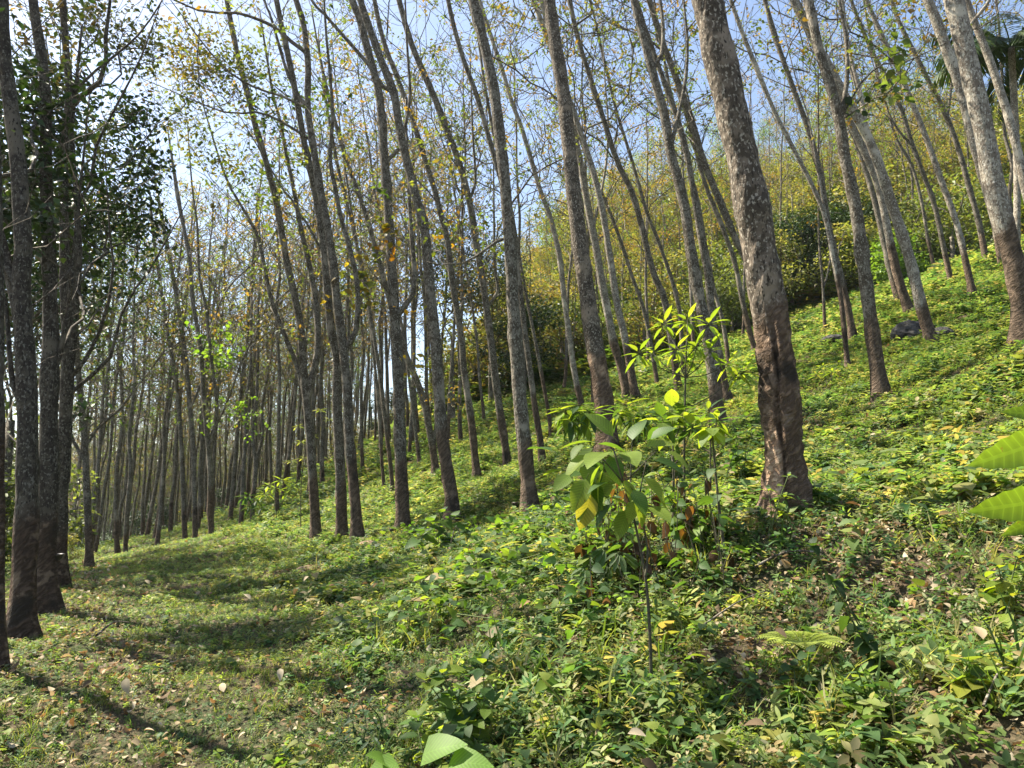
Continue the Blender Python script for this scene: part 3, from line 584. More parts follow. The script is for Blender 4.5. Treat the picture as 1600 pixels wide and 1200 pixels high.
tree('second trunk of the dark left row, straight and grey, with a broad rough foot', 8, 38, 15, [(70,952),(70,880),(75,800),(76,700),(78,600),(79,500),(77,430),(76,380),(74,330),(72,262),(72,190),(68,110),(57,40),(50,-10)], [(9,(78,600),(92,560),(105,500),(112,430))], seed=52, sides=20, crown0=5.5, leafy=.4, na=90, bark=M_BARK_SHADED, leafm=M_DARK, pal=DARKG, rough=.08, L=14,
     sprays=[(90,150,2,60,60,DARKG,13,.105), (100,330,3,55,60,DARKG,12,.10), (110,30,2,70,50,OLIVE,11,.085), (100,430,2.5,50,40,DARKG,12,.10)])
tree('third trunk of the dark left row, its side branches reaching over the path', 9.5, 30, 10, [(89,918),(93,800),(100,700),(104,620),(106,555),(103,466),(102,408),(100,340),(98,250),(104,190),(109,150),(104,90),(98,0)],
     [(14,(105,590),(114,530),(120,450),(123,400),(121,340),(116,270),(112,200),(116,160)), (9,(109,165),(132,147),(156,128),(166,95),(165,60),(171,10)), (6,(105,590),(135,560),(155,520),(170,470),(177,410),(172,370)), (6,(104,622),(145,585),(172,558),(190,490),(212,450),(232,425)), (6,(120,345),(140,290),(150,230),(190,150),(220,90)), (5,(108,160),(150,110),(200,70),(235,30))], seed=53, sides=18, crown0=5.5, leafy=.4, na=90, bark=M_BARK_SHADED, leafm=M_DARK, lext=1.2, pal=OLIVE,
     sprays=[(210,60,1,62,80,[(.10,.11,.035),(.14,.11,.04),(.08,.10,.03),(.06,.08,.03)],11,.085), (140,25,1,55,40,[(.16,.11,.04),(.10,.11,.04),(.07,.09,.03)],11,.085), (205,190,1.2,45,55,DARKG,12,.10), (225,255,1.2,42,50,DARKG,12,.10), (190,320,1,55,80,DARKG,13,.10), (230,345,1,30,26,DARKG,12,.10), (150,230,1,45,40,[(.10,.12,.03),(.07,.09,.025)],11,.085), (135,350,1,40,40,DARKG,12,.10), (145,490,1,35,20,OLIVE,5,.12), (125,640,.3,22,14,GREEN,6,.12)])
for sp_ in T: make_tree(sp_)

# ------------------------------------------------------------------ the plantation behind: rows of thin rubber trees
def far_variant(i, airy=None):
    rs = np.random.default_rng(100+i); L = rs.uniform(13, 17); n = 12; k = np.linspace(0, 1, n)
    lean = rs.normal(0, .03, 2); wob = rs.normal(0, .045, (n, 2))
    pts = np.stack([lean[0]*k*L+wob[:, 0], lean[1]*k*L+wob[:, 1], -.3+k*L], 1); sm = smooth_path(pts, .5)
    hh = sm[:, 2]; rad = .082*(1-.8*np.clip(hh/L, 0, 1))*(1+.3*np.exp(-np.maximum(hh, 0)/.2))+.008
    sk = Skel(); sk.chain(sm, rad); att = []
    for _ in range(170):
        f = rs.uniform(0, 1)**.8; z = L*(.34+.62*f); rr = 2.0*(.35+.75*math.sin(math.pi*min(1, f*.8+.15)))*math.sqrt(rs.uniform(.03, 1)); a = rs.uniform(0, 6.283)
        att.append(np.array([lean[0]*z+rr*math.cos(a), lean[1]*z+rr*math.sin(a), z+rr*.6]))
    allow = sm[:, 2] > L*.25; sk.grow(att, rs, tip=.009, allowed=allow); sk.radii()
    bt, bb, bl = Batch(), Batch(), Batch(); sk.meshes(bt, bb, seed=i, sides=8, rough=.05)
    tp = np.array([sk.p[k] for k in sk.tips]); sel = rs.uniform(0, 1, len(tp)) < (1 if airy else .8 if i % 2 else .6)
    leaf_clusters(bl, tp[sel], rs, airy or [OLIVE, BROWN, OLIVE, GREEN][i % 4], 26 if airy else 11, .14 if airy else .11, .45 if airy else .22)
    return (bt.mesh('trunk', M_BARK if not airy else M_BARKP), bb.mesh('branches', M_BARKN), bl.mesh('foliage', M_CROWN))
variants = [far_variant(i) for i in range(8)]
airy_variants = [far_variant(20+i, p) for i, p in enumerate([[(.16,.19,.05),(.12,.16,.045),(.20,.19,.06)], [(.13,.15,.05),(.20,.16,.06),(.17,.17,.06),(.24,.15,.05)], [(.10,.16,.04),(.14,.20,.05),(.08,.13,.035)], [(.17,.18,.07),(.13,.15,.05),(.21,.20,.08)]])]
used = [(hit(*t[4][0], t[1])[0], hit(*t[4][0], t[1])[1]) for t in T if t[1] > 11]
def place_far(x, y, k, lab, grp, s=1.0, vs=None):
    z = g1(x, y); r = thing('rubber_tree', lab, 'tree', (x, y, z), grp); r.rotation_euler = (random.uniform(-.03, .03), random.uniform(-.04, .04), random.uniform(0, 6.28)); r.scale = (s, s, s*random.uniform(.92, 1.08))
    for nme, me in zip(('trunk', 'branches', 'foliage'), (vs or variants)[k % len(vs or variants)]):
        c = bpy.data.objects.new(nme, me); COL.objects.link(c); c.parent = r
rr_ = random.Random(5); nfar = 0
ylast = 0
for iy in range(27):
    for ix in range(40):
        y = 27+iy*2.5+rr_.uniform(-.7, .7); x = -46+ix*2.0+rr_.uniform(-.5, .5)
        u = 800+F*x/(y*cp)*.99
        if u < 20 or u > 690 or (u < 150 and y > 45) or y > 92: continue
        if u > 440 and y > 62: continue
        if u > 600 and y > 40: continue
        if min((x-a)**2+(y-c)**2 for a, c in used) < 1.6: continue
        if nfar >= 235: continue
        ylast = max(ylast, y)
        z = 'left of the path' if u < 130 else 'beyond the crest of the path' if u < 420 else 'beyond the crest of the slope'
        place_far(x, y, rr_.randrange(8), 'thin bare rubber tree among the dense far rows, '+z, 'far rubber trees '+z, rr_.uniform(.85, 1.1)); nfar += 1
# what lies beyond the nearest of the far rows: the same wood, too many to count
wood = Batch()
def mesh_arrays(me):
    n = len(me.vertices); co = np.empty(n*3, np.float32); me.vertices.foreach_get('co', co); c = np.empty(n*4, np.float32); me.attributes['tint'].data.foreach_get('color', c)
    lt = np.array([p.loop_total for p in me.polygons]); lv = np.empty(len(me.loops), np.int32); me.loops.foreach_get('vertex_index', lv); st = np.concatenate([[0], np.cumsum(lt)[:-1]])
    Fc = np.full((len(lt), 4), -1); 
    for k in range(4): ok = lt > k; Fc[ok, k] = lv[st[ok]+k]
    return co.reshape(-1, 3).astype(float), Fc, c.reshape(-1, 4)[:, :3]
va = [[mesh_arrays(m) for m in variants[i]] for i in range(3)]
rw = np.random.default_rng(77); wx = []
for _ in range(4000):
    y = rw.uniform(58, 125); u = rw.uniform(-60, 560) if y > 85 else rw.uniform(120, 560); x = (u-800)/F*y
    if y < ylast-1 and u < 440 and (u > 150 or y < 45): continue
    if all((x-a)**2+(y-c)**2 > 3.5 for a, c in wx): wx.append((x, y))
    if len(wx) >= 340: break
for (x, y) in wx:
    v_ = va[rw.integers(3)]; a = rw.uniform(0, 6.28); R3 = np.array([[math.cos(a), -math.sin(a), 0], [math.sin(a), math.cos(a), 0], [0, 0, 1]]); sc = rw.uniform(.85, 1.1); z = g1(x, y)
    for mi, (co, Fc, c) in enumerate(v_): wood.add(co@R3.T*sc+np.array([x, y, z]), Fc, c, mi)
props(wood.build('distant_wood', [M_BARK, M_BARKN, M_CROWN]), 'mass of thin grey trunks where the plantation fades out far to the left', 'wood', kind='stuff')
# more of the rows on the slope, between the traced ones and the jungle
for (u, v, Y) in [(925,590,24),(940,575,29),(1085,560,26),(1160,530,28),(1215,500,30),(1010,575,29),(880,618,27),(720,690,27),(700,700,31),(820,640,30),(1350,455,30),(1440,420,31),(1515,405,30),(1585,395,29),(640,715,31),(1390,440,33)]:
    p = hit(u, v, Y); place_far(p[0], p[1], rr_.randrange(8), 'thin rubber tree at the upper edge of the slope against the jungle', 'rubber trees at the foot of the jungle', rr_.uniform(.75, .95))

# ------------------------------------------------------------------ wild trees and bushes on the hill behind
def bush_variant(i, pal, R, Hh, nleaf, ls, zmin=.22):
    rs = np.random.default_rng(300+i); nl = 26; C = []
    for k in range(nl):
        a = rs.uniform(0, 6.283); r = R*math.sqrt(rs.uniform(0, 1))*.75; z = Hh*(zmin+(.95-zmin)*rs.uniform(0, 1)*(1-.45*(r/R)**2)); C.append((r*math.cos(a), r*math.sin(a), z, R*rs.uniform(.22, .42)))
    sk = Skel(); sk.chain([(0, 0, -.4), (0.05, 0, Hh*.15), (.1, .05, Hh*.35)], [.16, .13, .10]); sk.grow([np.array(c[:3]) for c in C], rs, tip=.025); sk.radii()
    bt = Batch(); sk.meshes(bt, bt, sides=7)
    bl = Batch(); per = nleaf//nl
    for (x, y, z, r) in C:
        m = per; d = rs.normal(0, 1, (m, 3)); d /= np.linalg.norm(d, axis=1, keepdims=True); rad = r*rs.uniform(.35, 1.05, (m, 1))**.5
        loc = np.array([x, y, z])+d*rad*np.array([1.15, 1.15, .8]); a = rs.uniform(0, 6.283, m); dd = np.stack([np.cos(a), np.sin(a), rs.uniform(-.9, .5, m)], 1)+d*.5
        nn = d*.7+np.array([0, 0, .9])+rs.normal(0, .4, (m, 3)); cc = np.tile(pick(pal, 1, rs), (m, 1))*rs.uniform(.6, 1.4, (m, 1)); o2 = pick(pal, m, rs); cc = cc*.6+o2*.4
        scatter(bl, DIA, loc, basis(dd, nn), ls*rs.uniform(.6, 1.3, (m, 1))*np.array([1.5, 1, 1]), cc)
    return bt.mesh('trunk', M_BARKN), bl.mesh('crown', M_DARK if pal is DARKG else M_JUNGLE)
YG = [(.18,.21,.06),(.22,.23,.07),(.13,.17,.05),(.25,.22,.09)]; BRT = [(.14,.25,.04),(.11,.20,.035),(.17,.27,.05)]; TAN = [(.24,.21,.09),(.19,.19,.06),(.27,.19,.08),(.15,.18,.05)]
MG = [(.10,.14,.04),(.13,.165,.05),(.15,.18,.055),(.07,.105,.035)]; OL2 = [(.15,.17,.05),(.18,.18,.055),(.11,.14,.04),(.22,.15,.05)]
bushes = {'yellow-green': bush_variant(0, YG, 2.4, 5.5, 2600, .20), 'dark green': bush_variant(1, DARKG, 2.8, 6.5, 4200, .18), 'mid green': bush_variant(2, MG, 2.6, 5.0, 2800, .20),
          'olive': bush_variant(3, OL2, 2.3, 6.5, 2200, .19), 'bright green': bush_variant(4, BRT, 2.0, 3.6, 2000, .24), 'tan-tinged': bush_variant(5, TAN, 2.6, 5.0, 2600, .18), 'tall dark green': bush_variant(6, DARKG, 3.1, 11, 4200, .14, .60)}
def bush(kind, x, y, lab, grp, s=1.0, name='bushy_tree', cat='tree'):
    r = thing(name, lab, cat, (x, y, g1(x, y)-.2), grp); r.rotation_euler = (0, 0, random.uniform(0, 6.28)); r.scale = (s, s, s*random.uniform(.85, 1.15))
    for nme, me in zip(('trunk', 'crown'), bushes[kind]):
        c = bpy.data.objects.new(nme, me); COL.objects.link(c); c.parent = r
rb = random.Random(9)
for row, (Y, us, ks, s) in enumerate([(33.5, range(1180, 1640, 62), ['mid green','mid green','bright green','yellow-green','dark green'], .7), (36, range(690, 1640, 70), ['olive','mid green','dark green','yellow-green'], .85), (42, range(720, 1700, 62), ['mid green','tan-tinged','yellow-green','olive'], .95),
        (49, range(760, 1720, 58), ['yellow-green','tan-tinged','olive','mid green'], 1.2), (57, range(800, 1740, 52), ['tan-tinged','yellow-green','mid green','olive'], 1.2), (66, range(840, 1760, 48), ['mid green','yellow-green','tan-tinged','olive'], 1.05), (76, range(860, 1780, 46), ['yellow-green','mid green','olive'], 1.1)]):
    for u in us:
        u2 = u+rb.uniform(-22, 22); y = Y+rb.uniform(-2, 2); k = rb.choice(ks); x = (u2-800)/F*y*.93
        bush(k, x, y, k+' bushy tree in the jungle on the hill behind the plantation', k+' bushy trees of the jungle hill', s*rb.uniform(.8, 1.2))
for (u, Y, k, s, lab) in [(700,31,'tall dark green',.85,'very dark tall evergreen behind the centre trunks, left one'),(765,33,'tall dark green',.8,'very dark tall evergreen behind the centre trunks, right one'),(735,38,'olive',1.35,'tall yellowish tree rising above the dark evergreens in the centre'),(820,33,'dark green',.9,'dark round tree at the foot of the hill right of the evergreens'),
        (1490,29,'bright green',.75,'bright green bush behind the right upper trunks'),(1395,33,'bright green',.75,'bright green bush between trunks at the jungle edge, above the dark rock'),(1570,30,'mid green',.9,'leafy green bush below the palm')]:
    bush(k, (u-800)/F*Y*.93, Y, lab, None, s)
for (u, v, Y) in [(905,470,38),(960,440,40),(1010,430,37),(1045,400,43),(1095,420,40),(1150,400,44),(1190,420,38),(1235,380,42),(1275,400,39),(1310,360,44),(1345,370,40),(1385,340,42),(1425,345,38),(1465,320,41),(1500,330,36),(1535,300,40),(1570,310,36),(870,480,44),(830,520,40),(990,360,52),(1080,350,52),(1170,330,54),(1260,310,54),(1350,280,54),(1440,250,52),(1530,230,50)]:
    x = (u-800)/F*Y*.95; place_far(x, Y, rr_.randrange(8), 'slim grey-stemmed tree growing among the bushes of the jungle hill', 'slim trees on the jungle hill', rr_.uniform(.55, .75))
for (u, Y) in [(780,37),(850,41),(900,36),(950,46),(985,40),(1030,48),(1060,39),(1110,46),(1140,41),(1180,50),(1210,42),(1250,47),(1290,37),(1330,49),(1360,42),(1400,38),(1440,46),(1475,38),(1510,44),(1550,39),(1590,45),(930,56),(1020,58),(1100,60),(1170,62),(1240,58),(1310,62),(1380,58),(1450,60),(1520,56),(1590,58),(810,47),(870,52)]:
    x = (u-800)/F*Y*.95; place_far(x, Y, rr_.randrange(4), 'airy leafy tree with a pale trunk standing above the bushes of the hill', 'airy leafy trees on the jungle hill', rr_.uniform(.5, .78), airy_variants)
for (x, y, sc_) in [(-8.2, 5.2, .72)]:  # unseen tree, added to throw dappled shade on the lower left
    place_far(x, y, int(y) % 4, 'unseen leafy tree added beyond the left edge to shade the path', 'added shade trees beyond the left edge', sc_, airy_variants)
# bushes under and behind the left row and between far trunks
for (u, Y, k, s, lab) in [(-20,15,'mid green',.5,'green bush behind the left row, at the picture edge'),(-60,16,'mid green',.9,'green bush left of the dark row'),(60,22,'mid green',.8,'green bush seen between the dark left trunks'),(-40,30,'mid green',1.0,'leafy green tree far behind the left row'),
        (118,20,'yellow-green',.22,'low yellow-green bush at the left rim of the path'),(20,18,'tall dark green',.75,'tall evergreen with a dense dark crown behind the left row'),(-60,14,'tall dark green',.8,'tall dense evergreen beyond the left edge'), (-30,13.5,'tall dark green',1.05,'tall evergreen whose dark crown closes the upper left corner'), (20,15.5,'tall dark green',.85,'dense dark evergreen directly behind the front trunks of the left row')]:
    bush(k, (u-800)/F*Y*1.0, Y, lab, None, s)
for n_ in range(150):
    u = rb.uniform(-20, 650); Y = rb.uniform(48, 124) if u < 560 else rb.uniform(48, 62); k = rb.choice(['mid green','olive','dark green','yellow-green'])
    bush(k, (u-800)/F*Y, Y, k+' shrub low among the far rows of trunks', k+' shrubs among the far rows', rb.uniform(.4, .7) if Y < 75 else rb.uniform(.8, 1.4), 'shrub', 'shrub')

# ------------------------------------------------------------------ areca palm top right
def palm():
    base = hit(1586, 440, 20); top = P(1580, 75, base[1]); root = thing('areca_palm', 'dark palm with drooping fronds and a thin ringed trunk at the upper right', 'palm', tuple(base))
    bt, bl = Batch(), Batch(); q = smooth_path([base-np.array([0, 0, .3]), base*.5+top*.5+np.array([.1, 0, 0]), top], .08)
    tube(bt, q, .085*(1+.10*(np.arange(len(q)) % 4 == 0)), 10, h0=6); bt.build('trunk', M_BARKP, root); rs = np.random.default_rng(4)
    for i in range(18):
        a = i*2.4+.3; el = rs.uniform(.2, 1.15); Lf = rs.uniform(2.1, 2.8); d = np.array([math.cos(a)*math.cos(el), math.sin(a)*math.cos(el), math.sin(el)]); p = top.copy(); pts = [p.copy()]
        for k in range(9):
            d = d+np.array([0, 0, -.16]); d /= np.linalg.norm(d); p = p+d*Lf/9; pts.append(p.copy())
        pts = smooth_path(pts, .1); tube(bl, pts, np.linspace(.022, .005, len(pts)), 4, col=(.05, .09, .03), hcol=False)
        t = np.gradient(pts, axis=0); t /= np.linalg.norm(t, axis=1, keepdims=True); sd = np.cross(t, [0, 0, 1.]); sd /= np.linalg.norm(sd, axis=1, keepdims=True)
        for sg in (-1, 1):
            for off in (0, .05):
                m = len(pts)-3; dd = sd[3:]*sg+t[3:]*.7+np.array([0, 0, -.45])+rs.normal(0, .08, (m, 3)); f = np.linspace(0, 1, m)
                ln = (.8*np.sin(math.pi*(.15+.8*f))**.7)[:, None]*np.array([.9, 1, 1]); scatter(bl, leafT(.05, .02, .3, 1, 2), pts[3:]+t[3:]*off, basis(dd, np.tile([0, 0, 1.], (m, 1))), ln, pick(DARKG, m, rs))
    bl.build('fronds', M_DARK, root)
palm()

# ------------------------------------------------------------------ rocks, earth mounds, cups
def rock(name, lab, u, v, Y, sx, sy, sz, mat, cat='rock', seed=1):
    p = hit(u, v, Y); o = thing_mesh = None; rs = np.random.default_rng(seed); n1, n2 = 40, 24; th = np.linspace(0, 2*math.pi, n1, endpoint=False); ph = np.linspace(.02, math.pi-.02, n2)
    A, B = np.meshgrid(th, ph); D = np.stack([np.cos(A)*np.sin(B), np.sin(A)*np.sin(B), np.cos(B)], -1); r = np.ones_like(A)
    for _ in range(9):
        c = rs.normal(0, 1, 3); c /= np.linalg.norm(c); r = np.minimum(r, (.62+rs.uniform(0, .3))/np.maximum(.2, D@c))
    r = r*(1+.05*noise2(D[..., 0]*2+seed, D[..., 1]*2+D[..., 2]*2, .6, seed % 5)); V = D*r[..., None]*np.array([sx, sy, sz])+p
    i, j = np.meshgrid(np.arange(n1), np.arange(n2-1)); j = j.ravel(); i = i.ravel(); Fc = np.stack([j*n1+i, (j+1)*n1+i, (j+1)*n1+(i+1) % n1, j*n1+(i+1) % n1], 1)
    b = Batch(); b.add(V, Fc, (1, 1, 1)); props(b.build(name, mat, None, tuple(p), smooth=False), lab, cat)
rock('boulder', 'large dark boulder half sunk in the green slope behind the leaning grey tree', 1432, 522, 13.6, .46, .5, .36, M_ROCK, seed=2)
rock('boulder', 'small dark rock on the slope left of the leaning tree, almost overgrown', 1303, 538, 14, .34, .3, .24, M_ROCK, seed=5)
rock('boulder', 'grey rock lying beside the large dark boulder, right end', 1470, 526, 14, .22, .3, .22, M_ROCK, seed=8)
rock('earth_mound', 'small reddish heap of bare earth at the foot of the close pair of trunks', 576, 856, 12, .20, .2, .12, M_EARTH, 'earth', 12)
rock('earth_mound', 'pale strip of bare crumbly earth in the grass below the close pair of trunks', 502, 888, 9.6, .34, .22, .07, M_EARTH, 'earth', 14)
rock('stone', 'small grey stone beside the foot of the thickest tree', 1148, 842, 4.5, .05, .05, .04, M_ROCK, 'stone', 15)
def cup(lab, u, v, Y, tree_uv):
    c = P(u, v, Y); root = thing('latex_cup', lab, 'cup', tuple(c)); b = Batch(); n = 20; prof = [(.0, -.055), (.03, -.055), (.045, -.035), (.058, 0), (.062, .012), (.056, .010), (.04, -.03), (.0, -.045)]
    a = np.arange(n)/n*6.2832; V = np.concatenate([np.stack([r*np.cos(a), r*np.sin(a), np.full(n, z)], 1) for r, z in prof])+c
    i, j = np.meshgrid(np.arange(n), np.arange(len(prof)-1)); i = i.ravel(); j = j.ravel(); b.add(V, np.stack([j*n+i, j*n+(i+1) % n, (j+1)*n+(i+1) % n, (j+1)*n+i], 1), (1, 1, 1)); b.build('bowl', M_CUP, root)
    t = P(*tree_uv, Y); w_ = Batch(); ring = [c+np.array([.064*math.cos(x), .064*math.sin(x), .004]) for x in np.linspace(0, 6.28, 20)]; tube(w_, ring, [.003]*20, 5); tube(w_, [c+(t-c)*.45+np.array([0, 0, .004]), t], [.003, .003], 5); w_.build('wire_holder', M_WIRE, root)
cup('small black latex cup hung left of the foot of the trunk left of the saplings', 807, 786, 9.9, (824, 780))
cup('small black latex cup at the foot of the straight brown-footed tree', 614, 827, 11.8, (626, 822))
cup('black latex cup between the feet of the dark left row', 90, 867, 7.8, (80, 862))

# ------------------------------------------------------------------ saplings and single plants
def plant(name, lab, cat, base, stems, group=None, stemmat=None, leafmat=None):
    """stems: list of (points, r0, [(point, direction, normal, length, template, colour)])"""
    root = thing(name, lab, cat, tuple(base), group); bl = Batch(uv=True)
    for pts, r0, lv in stems:
        bs = Batch(); q = smooth_path(pts, .05); tube(bs, q, np.linspace(r0, r0*.45, len(q)), 7, hcol=False); bs.build('stem', stemmat or M_STEM, root)
        for (p, d, n, L, Tm_, c) in lv:
            d = np.asarray(d, float); pe = p+d/np.linalg.norm(d)*L*.18; tube(bl, [p, pe], [.0025, .002], 4, col=(.10, .13, .04), hcol=False)
            scatter(bl, Tm_, np.array([pe]), basis(d[None], np.array([n], float)), np.array([L]), np.array([c], float))
    if bl.n: bl.build('leaves', leafmat or M_BIG, root)
    return root
def rosette(p, rs, n, L, T_, pal, el=(-.5, .7)):
    out = []
    for i in range(n):
        a = i*2.4+rs.uniform(-.3, .3); e = el[1]+(el[0]-el[1])*(1-i/n)+rs.uniform(-.15, .15); d = np.array([math.cos(a)*math.cos(e), math.sin(a)*math.cos(e), math.sin(e)])
        out.append((p+np.array([0, 0, -.02*(n-i)/n]), d, (-d[0]*.4, -d[1]*.4, 1), L*rs.uniform(.75, 1.15), T_, np.array(pal[rs.integers(len(pal))])*rs.uniform(.8, 1.2)))
    return out
LIME = [(.17,.24,.04),(.21,.28,.045),(.13,.20,.035)]; MID = [(.06,.12,.03),(.08,.15,.035),(.045,.095,.03)]
rs = np.random.default_rng(21)
# foremost broad-leaved sapling
def broad_sapling():
    b0 = hit(1018, 1086, 3.5); Y = b0[1]; st = [b0, P(1015, 985, Y), P(1008, 900, Y+.02), P(988, 800, Y+.05), P(968, 735, Y+.05), P(958, 700, Y+.05)]; lv = []
    for (u, v, dx, dz, dy, L) in [(935,690,-1,.0,.2,.22),(965,690,-.6,.7,.0,.19),(985,695,.3,.6,.3,.17),(1000,700,1,.25,0,.20),(1010,715,1,-.3,-.2,.20),(950,705,-.5,-.2,-.8,.22),(975,705,.1,-.2,-.9,.20),(925,705,-.8,-.6,-.2,.20),(945,725,-.3,-.9,.2,.21),(920,740,-.4,-.8,-.3,.19),(1000,740,.6,-.6,-.3,.17),(975,745,.2,-.7,-.6,.16),(1015,760,.6,-.7,0,.17),(990,770,.3,-.9,-.2,.16),(930,745,-.1,-1,-.4,.2),(960,715,-.2,.3,.9,.2),(1035,700,.7,-.5,-.3,.15),(1010,690,.6,.4,-.3,.17)]:
        p = P(u, v, Y+rs.uniform(-.08, .1)); lv.append((p, (dx, dy, dz), (rs.uniform(-.4, .4), rs.uniform(-.7, .1), 1), L*rs.uniform(.72, .95), OVAL, np.array((LIME+LIME+MID)[rs.integers(9)])))
    for k in range(26):
        u = 955+rs.normal(0, 42); v = 735+rs.uniform(-45, 60); a = rs.uniform(0, 6.28); lv.append((P(u, v, Y+rs.uniform(-.1, .2)), (math.cos(a)*.7+(u-955)*.01, math.sin(a)*.6, rs.uniform(-1.0, .1)), (rs.uniform(-.4, .4), rs.uniform(-.7, .1), 1), rs.uniform(.11, .17), OVAL, np.array((LIME+LIME+MID)[rs.integers(9)])))
    lv.append((P(925, 762, Y-.05), (-.3, -.2, -1), (.2, -1, .3), .17, OVAL, np.array((.28, .27, .06))))
    pts2 = [P(1008, 900, Y), P(1012, 860, Y+.05), P(1000, 780, Y+.1), P(1010, 720, Y+.1)]; br = [[P(975, 755, Y+.05), P(940, 715, Y), P(925, 700, Y)], [P(975, 755, Y+.05), P(1000, 730, Y), P(1025, 705, Y)], [P(985, 790, Y+.05), P(1030, 770, Y), P(1045, 755, Y)]]
    plant('broad_leaved_sapling', 'foremost sapling with big broad limp leaves on a thin black stem', 'sapling', b0, [(st, .009, lv), (pts2, .006, [])]+[(x, .004, []) for x in br])
broad_sapling()
def drooping_sapling():
    b0 = hit(1134, 885, 4.2); Y = b0[1]; lv = []; tp = P(1112, 668, Y)
    for k in range(9):
        a = k*.75; d = (math.cos(a)*.8, math.sin(a)*.8, -.25-.4*(k % 2)); lv.append((tp, d, (0, 0, 1), rs.uniform(.10, .14), HEART, np.array(LIME[k % 3])*rs.uniform(.9, 1.4)))
    for (u, v) in ((1120, 770), (1126, 800), (1117, 730)): lv.append((P(u, v, Y), (rs.uniform(-1, 1), -.4, -.4), (0, 0, 1), .09, HEART, np.array(MID[0])))
    plant('young_sapling', 'straight thick-stemmed sapling with a tuft of limp pale leaves on top', 'sapling', b0, [([b0, P(1127, 825, Y), P(1119, 750, Y), tp], .012, lv)])
drooping_sapling()
def rosette_sapling(lab, ub, vb, Yb, heads, n, L, pal, el, trunk_v, r0=.011, T_=LANCE):
    b0 = hit(ub, vb, Yb); Y = b0[1]; main = [b0]+[P(u, v, Y) for u, v in trunk_v]; st = [(main, r0, [])]
    for (u, v) in heads:
        j = min(range(len(trunk_v)), key=lambda k: abs(trunk_v[k][1]-(v+45))+abs(trunk_v[k][0]-u)*.2); a = P(*trunk_v[j], Y); e = P(u, v, Y+rs.uniform(-.25, .25)); m = (a+e)/2+np.array([0, 0, -.03])
        st.append(([a, m, e], .005, rosette(e, rs, n, L, T_, pal, el)))
    plant('rosette_sapling', lab, 'sapling', b0, st)
rosette_sapling('tallest sapling, with many star-shaped rosettes of glowing yellow-green leaves', 1069, 830, 5.2, [(1037,505),(1074,500),(1107,505),(1056,545),(998,550),(1089,542),(1110,546),(1137,568),(1158,580),(1020,552),(1075,560)], 11, .135, LIME+[(.16,.26,.04)], (-.9, 1.0), [(1069,760),(1069,700),(1070,640),(1071,590),(1072,560),(1073,530)])
rosette_sapling('dark drooping-leaved sapling in front of the trunk with the pale slanting cut, left side', 905, 760, 7.5, [(884,640),(905,632),(921,642),(893,655),(915,660)], 15, .27, MID+LIME, (-1.2, .4), [(905,720),(903,690),(903,670)])
rosette_sapling('drooping-leaved sapling right of the trunk with the pale slanting cut', 985, 770, 7.0, [(978,632),(1002,640),(965,645),(990,655),(1012,655)], 14, .22, MID+LIME, (-1.2, .6), [(986,720),(988,690),(989,670)])
rosette_sapling('bushy sapling with upright green leaves just below the tallest rosettes', 1052, 850, 5.0, [(1050,640),(1035,655),(1066,650),(1082,665),(1045,680)], 8, .15, MID+LIME, (-.8, 1.0), [(1052,780),(1052,730),(1051,690)], T_=OVAL)
rosette_sapling('sapling with narrow leaves rising before the dark-footed trunk', 1110, 780, 6.0, [(1107,640),(1120,655),(1098,662)], 9, .16, LIME+MID, (-.9, .9), [(1110,730),(1110,690),(1110,660)])
rosette_sapling('young sapling with pale green rosettes at the crest left of the black-footed tree', 432, 815, 15, [(430,762),(448,770),(415,772),(440,750),(456,760),(420,758)], 10, .26, LIME, (-.6, .7), [(432,800),(432,785),(433,775)], .012)
rosette_sapling('dark leafy sapling at the crest beside the pale green one', 395, 820, 17, [(385,775),(402,780),(390,790),(410,792)], 11, .30, MID, (-1, .5), [(396,805),(396,795)], .012)
rosette_sapling('tall sapling with tiers of pale whitish-green leaves before the black-footed tree', 470, 830, 12.5, [(480,650),(500,640),(465,665),(515,655),(490,680),(470,690),(530,640),(455,720),(475,715)], 9, .15, [(.20,.22,.11),(.15,.18,.08),(.10,.14,.05)], (-.4, .4), [(470,780),(472,740),(478,700),(488,670)], .012)
rosette_sapling('sapling with small pale leaves on the slope beside the spotted thin tree', 1292, 610, 9.5, [(1285,572),(1300,580),(1310,568),(1275,585)], 8, .13, LIME+[(.18,.2,.09)], (-.4, .5), [(1292,600),(1292,590)], .006)
# undergrowth of dead and dark stems below the saplings
def stalks():
    b0 = hit(1040, 900, 4.1); st = []
    for k in range(60):
        u = 900+rs.uniform(0, 240); v = rs.uniform(840, 940); p = hit(u, v, 4.4); q = p+np.array([rs.normal(0, .07), rs.normal(0, .07), rs.uniform(.2, .6)]); lv = []
        for j in range(rs.integers(2, 7)):
            t = rs.uniform(.3, 1); z = p*(1-t)+q*t; dead = rs.uniform() < .55; a = rs.uniform(0, 6.28)
            lv.append((z, (math.cos(a)*.5, math.sin(a)*.5, -.9 if dead else -.1), (math.sin(a), .3, .6), rs.uniform(.06, .12), OVAL, np.array([(.09,.05,.025),(.14,.07,.03),(.05,.03,.02)][rs.integers(3)] if dead else MID[rs.integers(3)])))
        st.append(([p, (p+q)/2+rs.normal(0, .02, 3), q], .004, lv))
    plant('thicket', 'tangle of thin dark stalks with withered brown leaves under the saplings', 'thicket', b0, st)
    p = hit(1060, 890, 4.2); Y = p[1]
stalks()
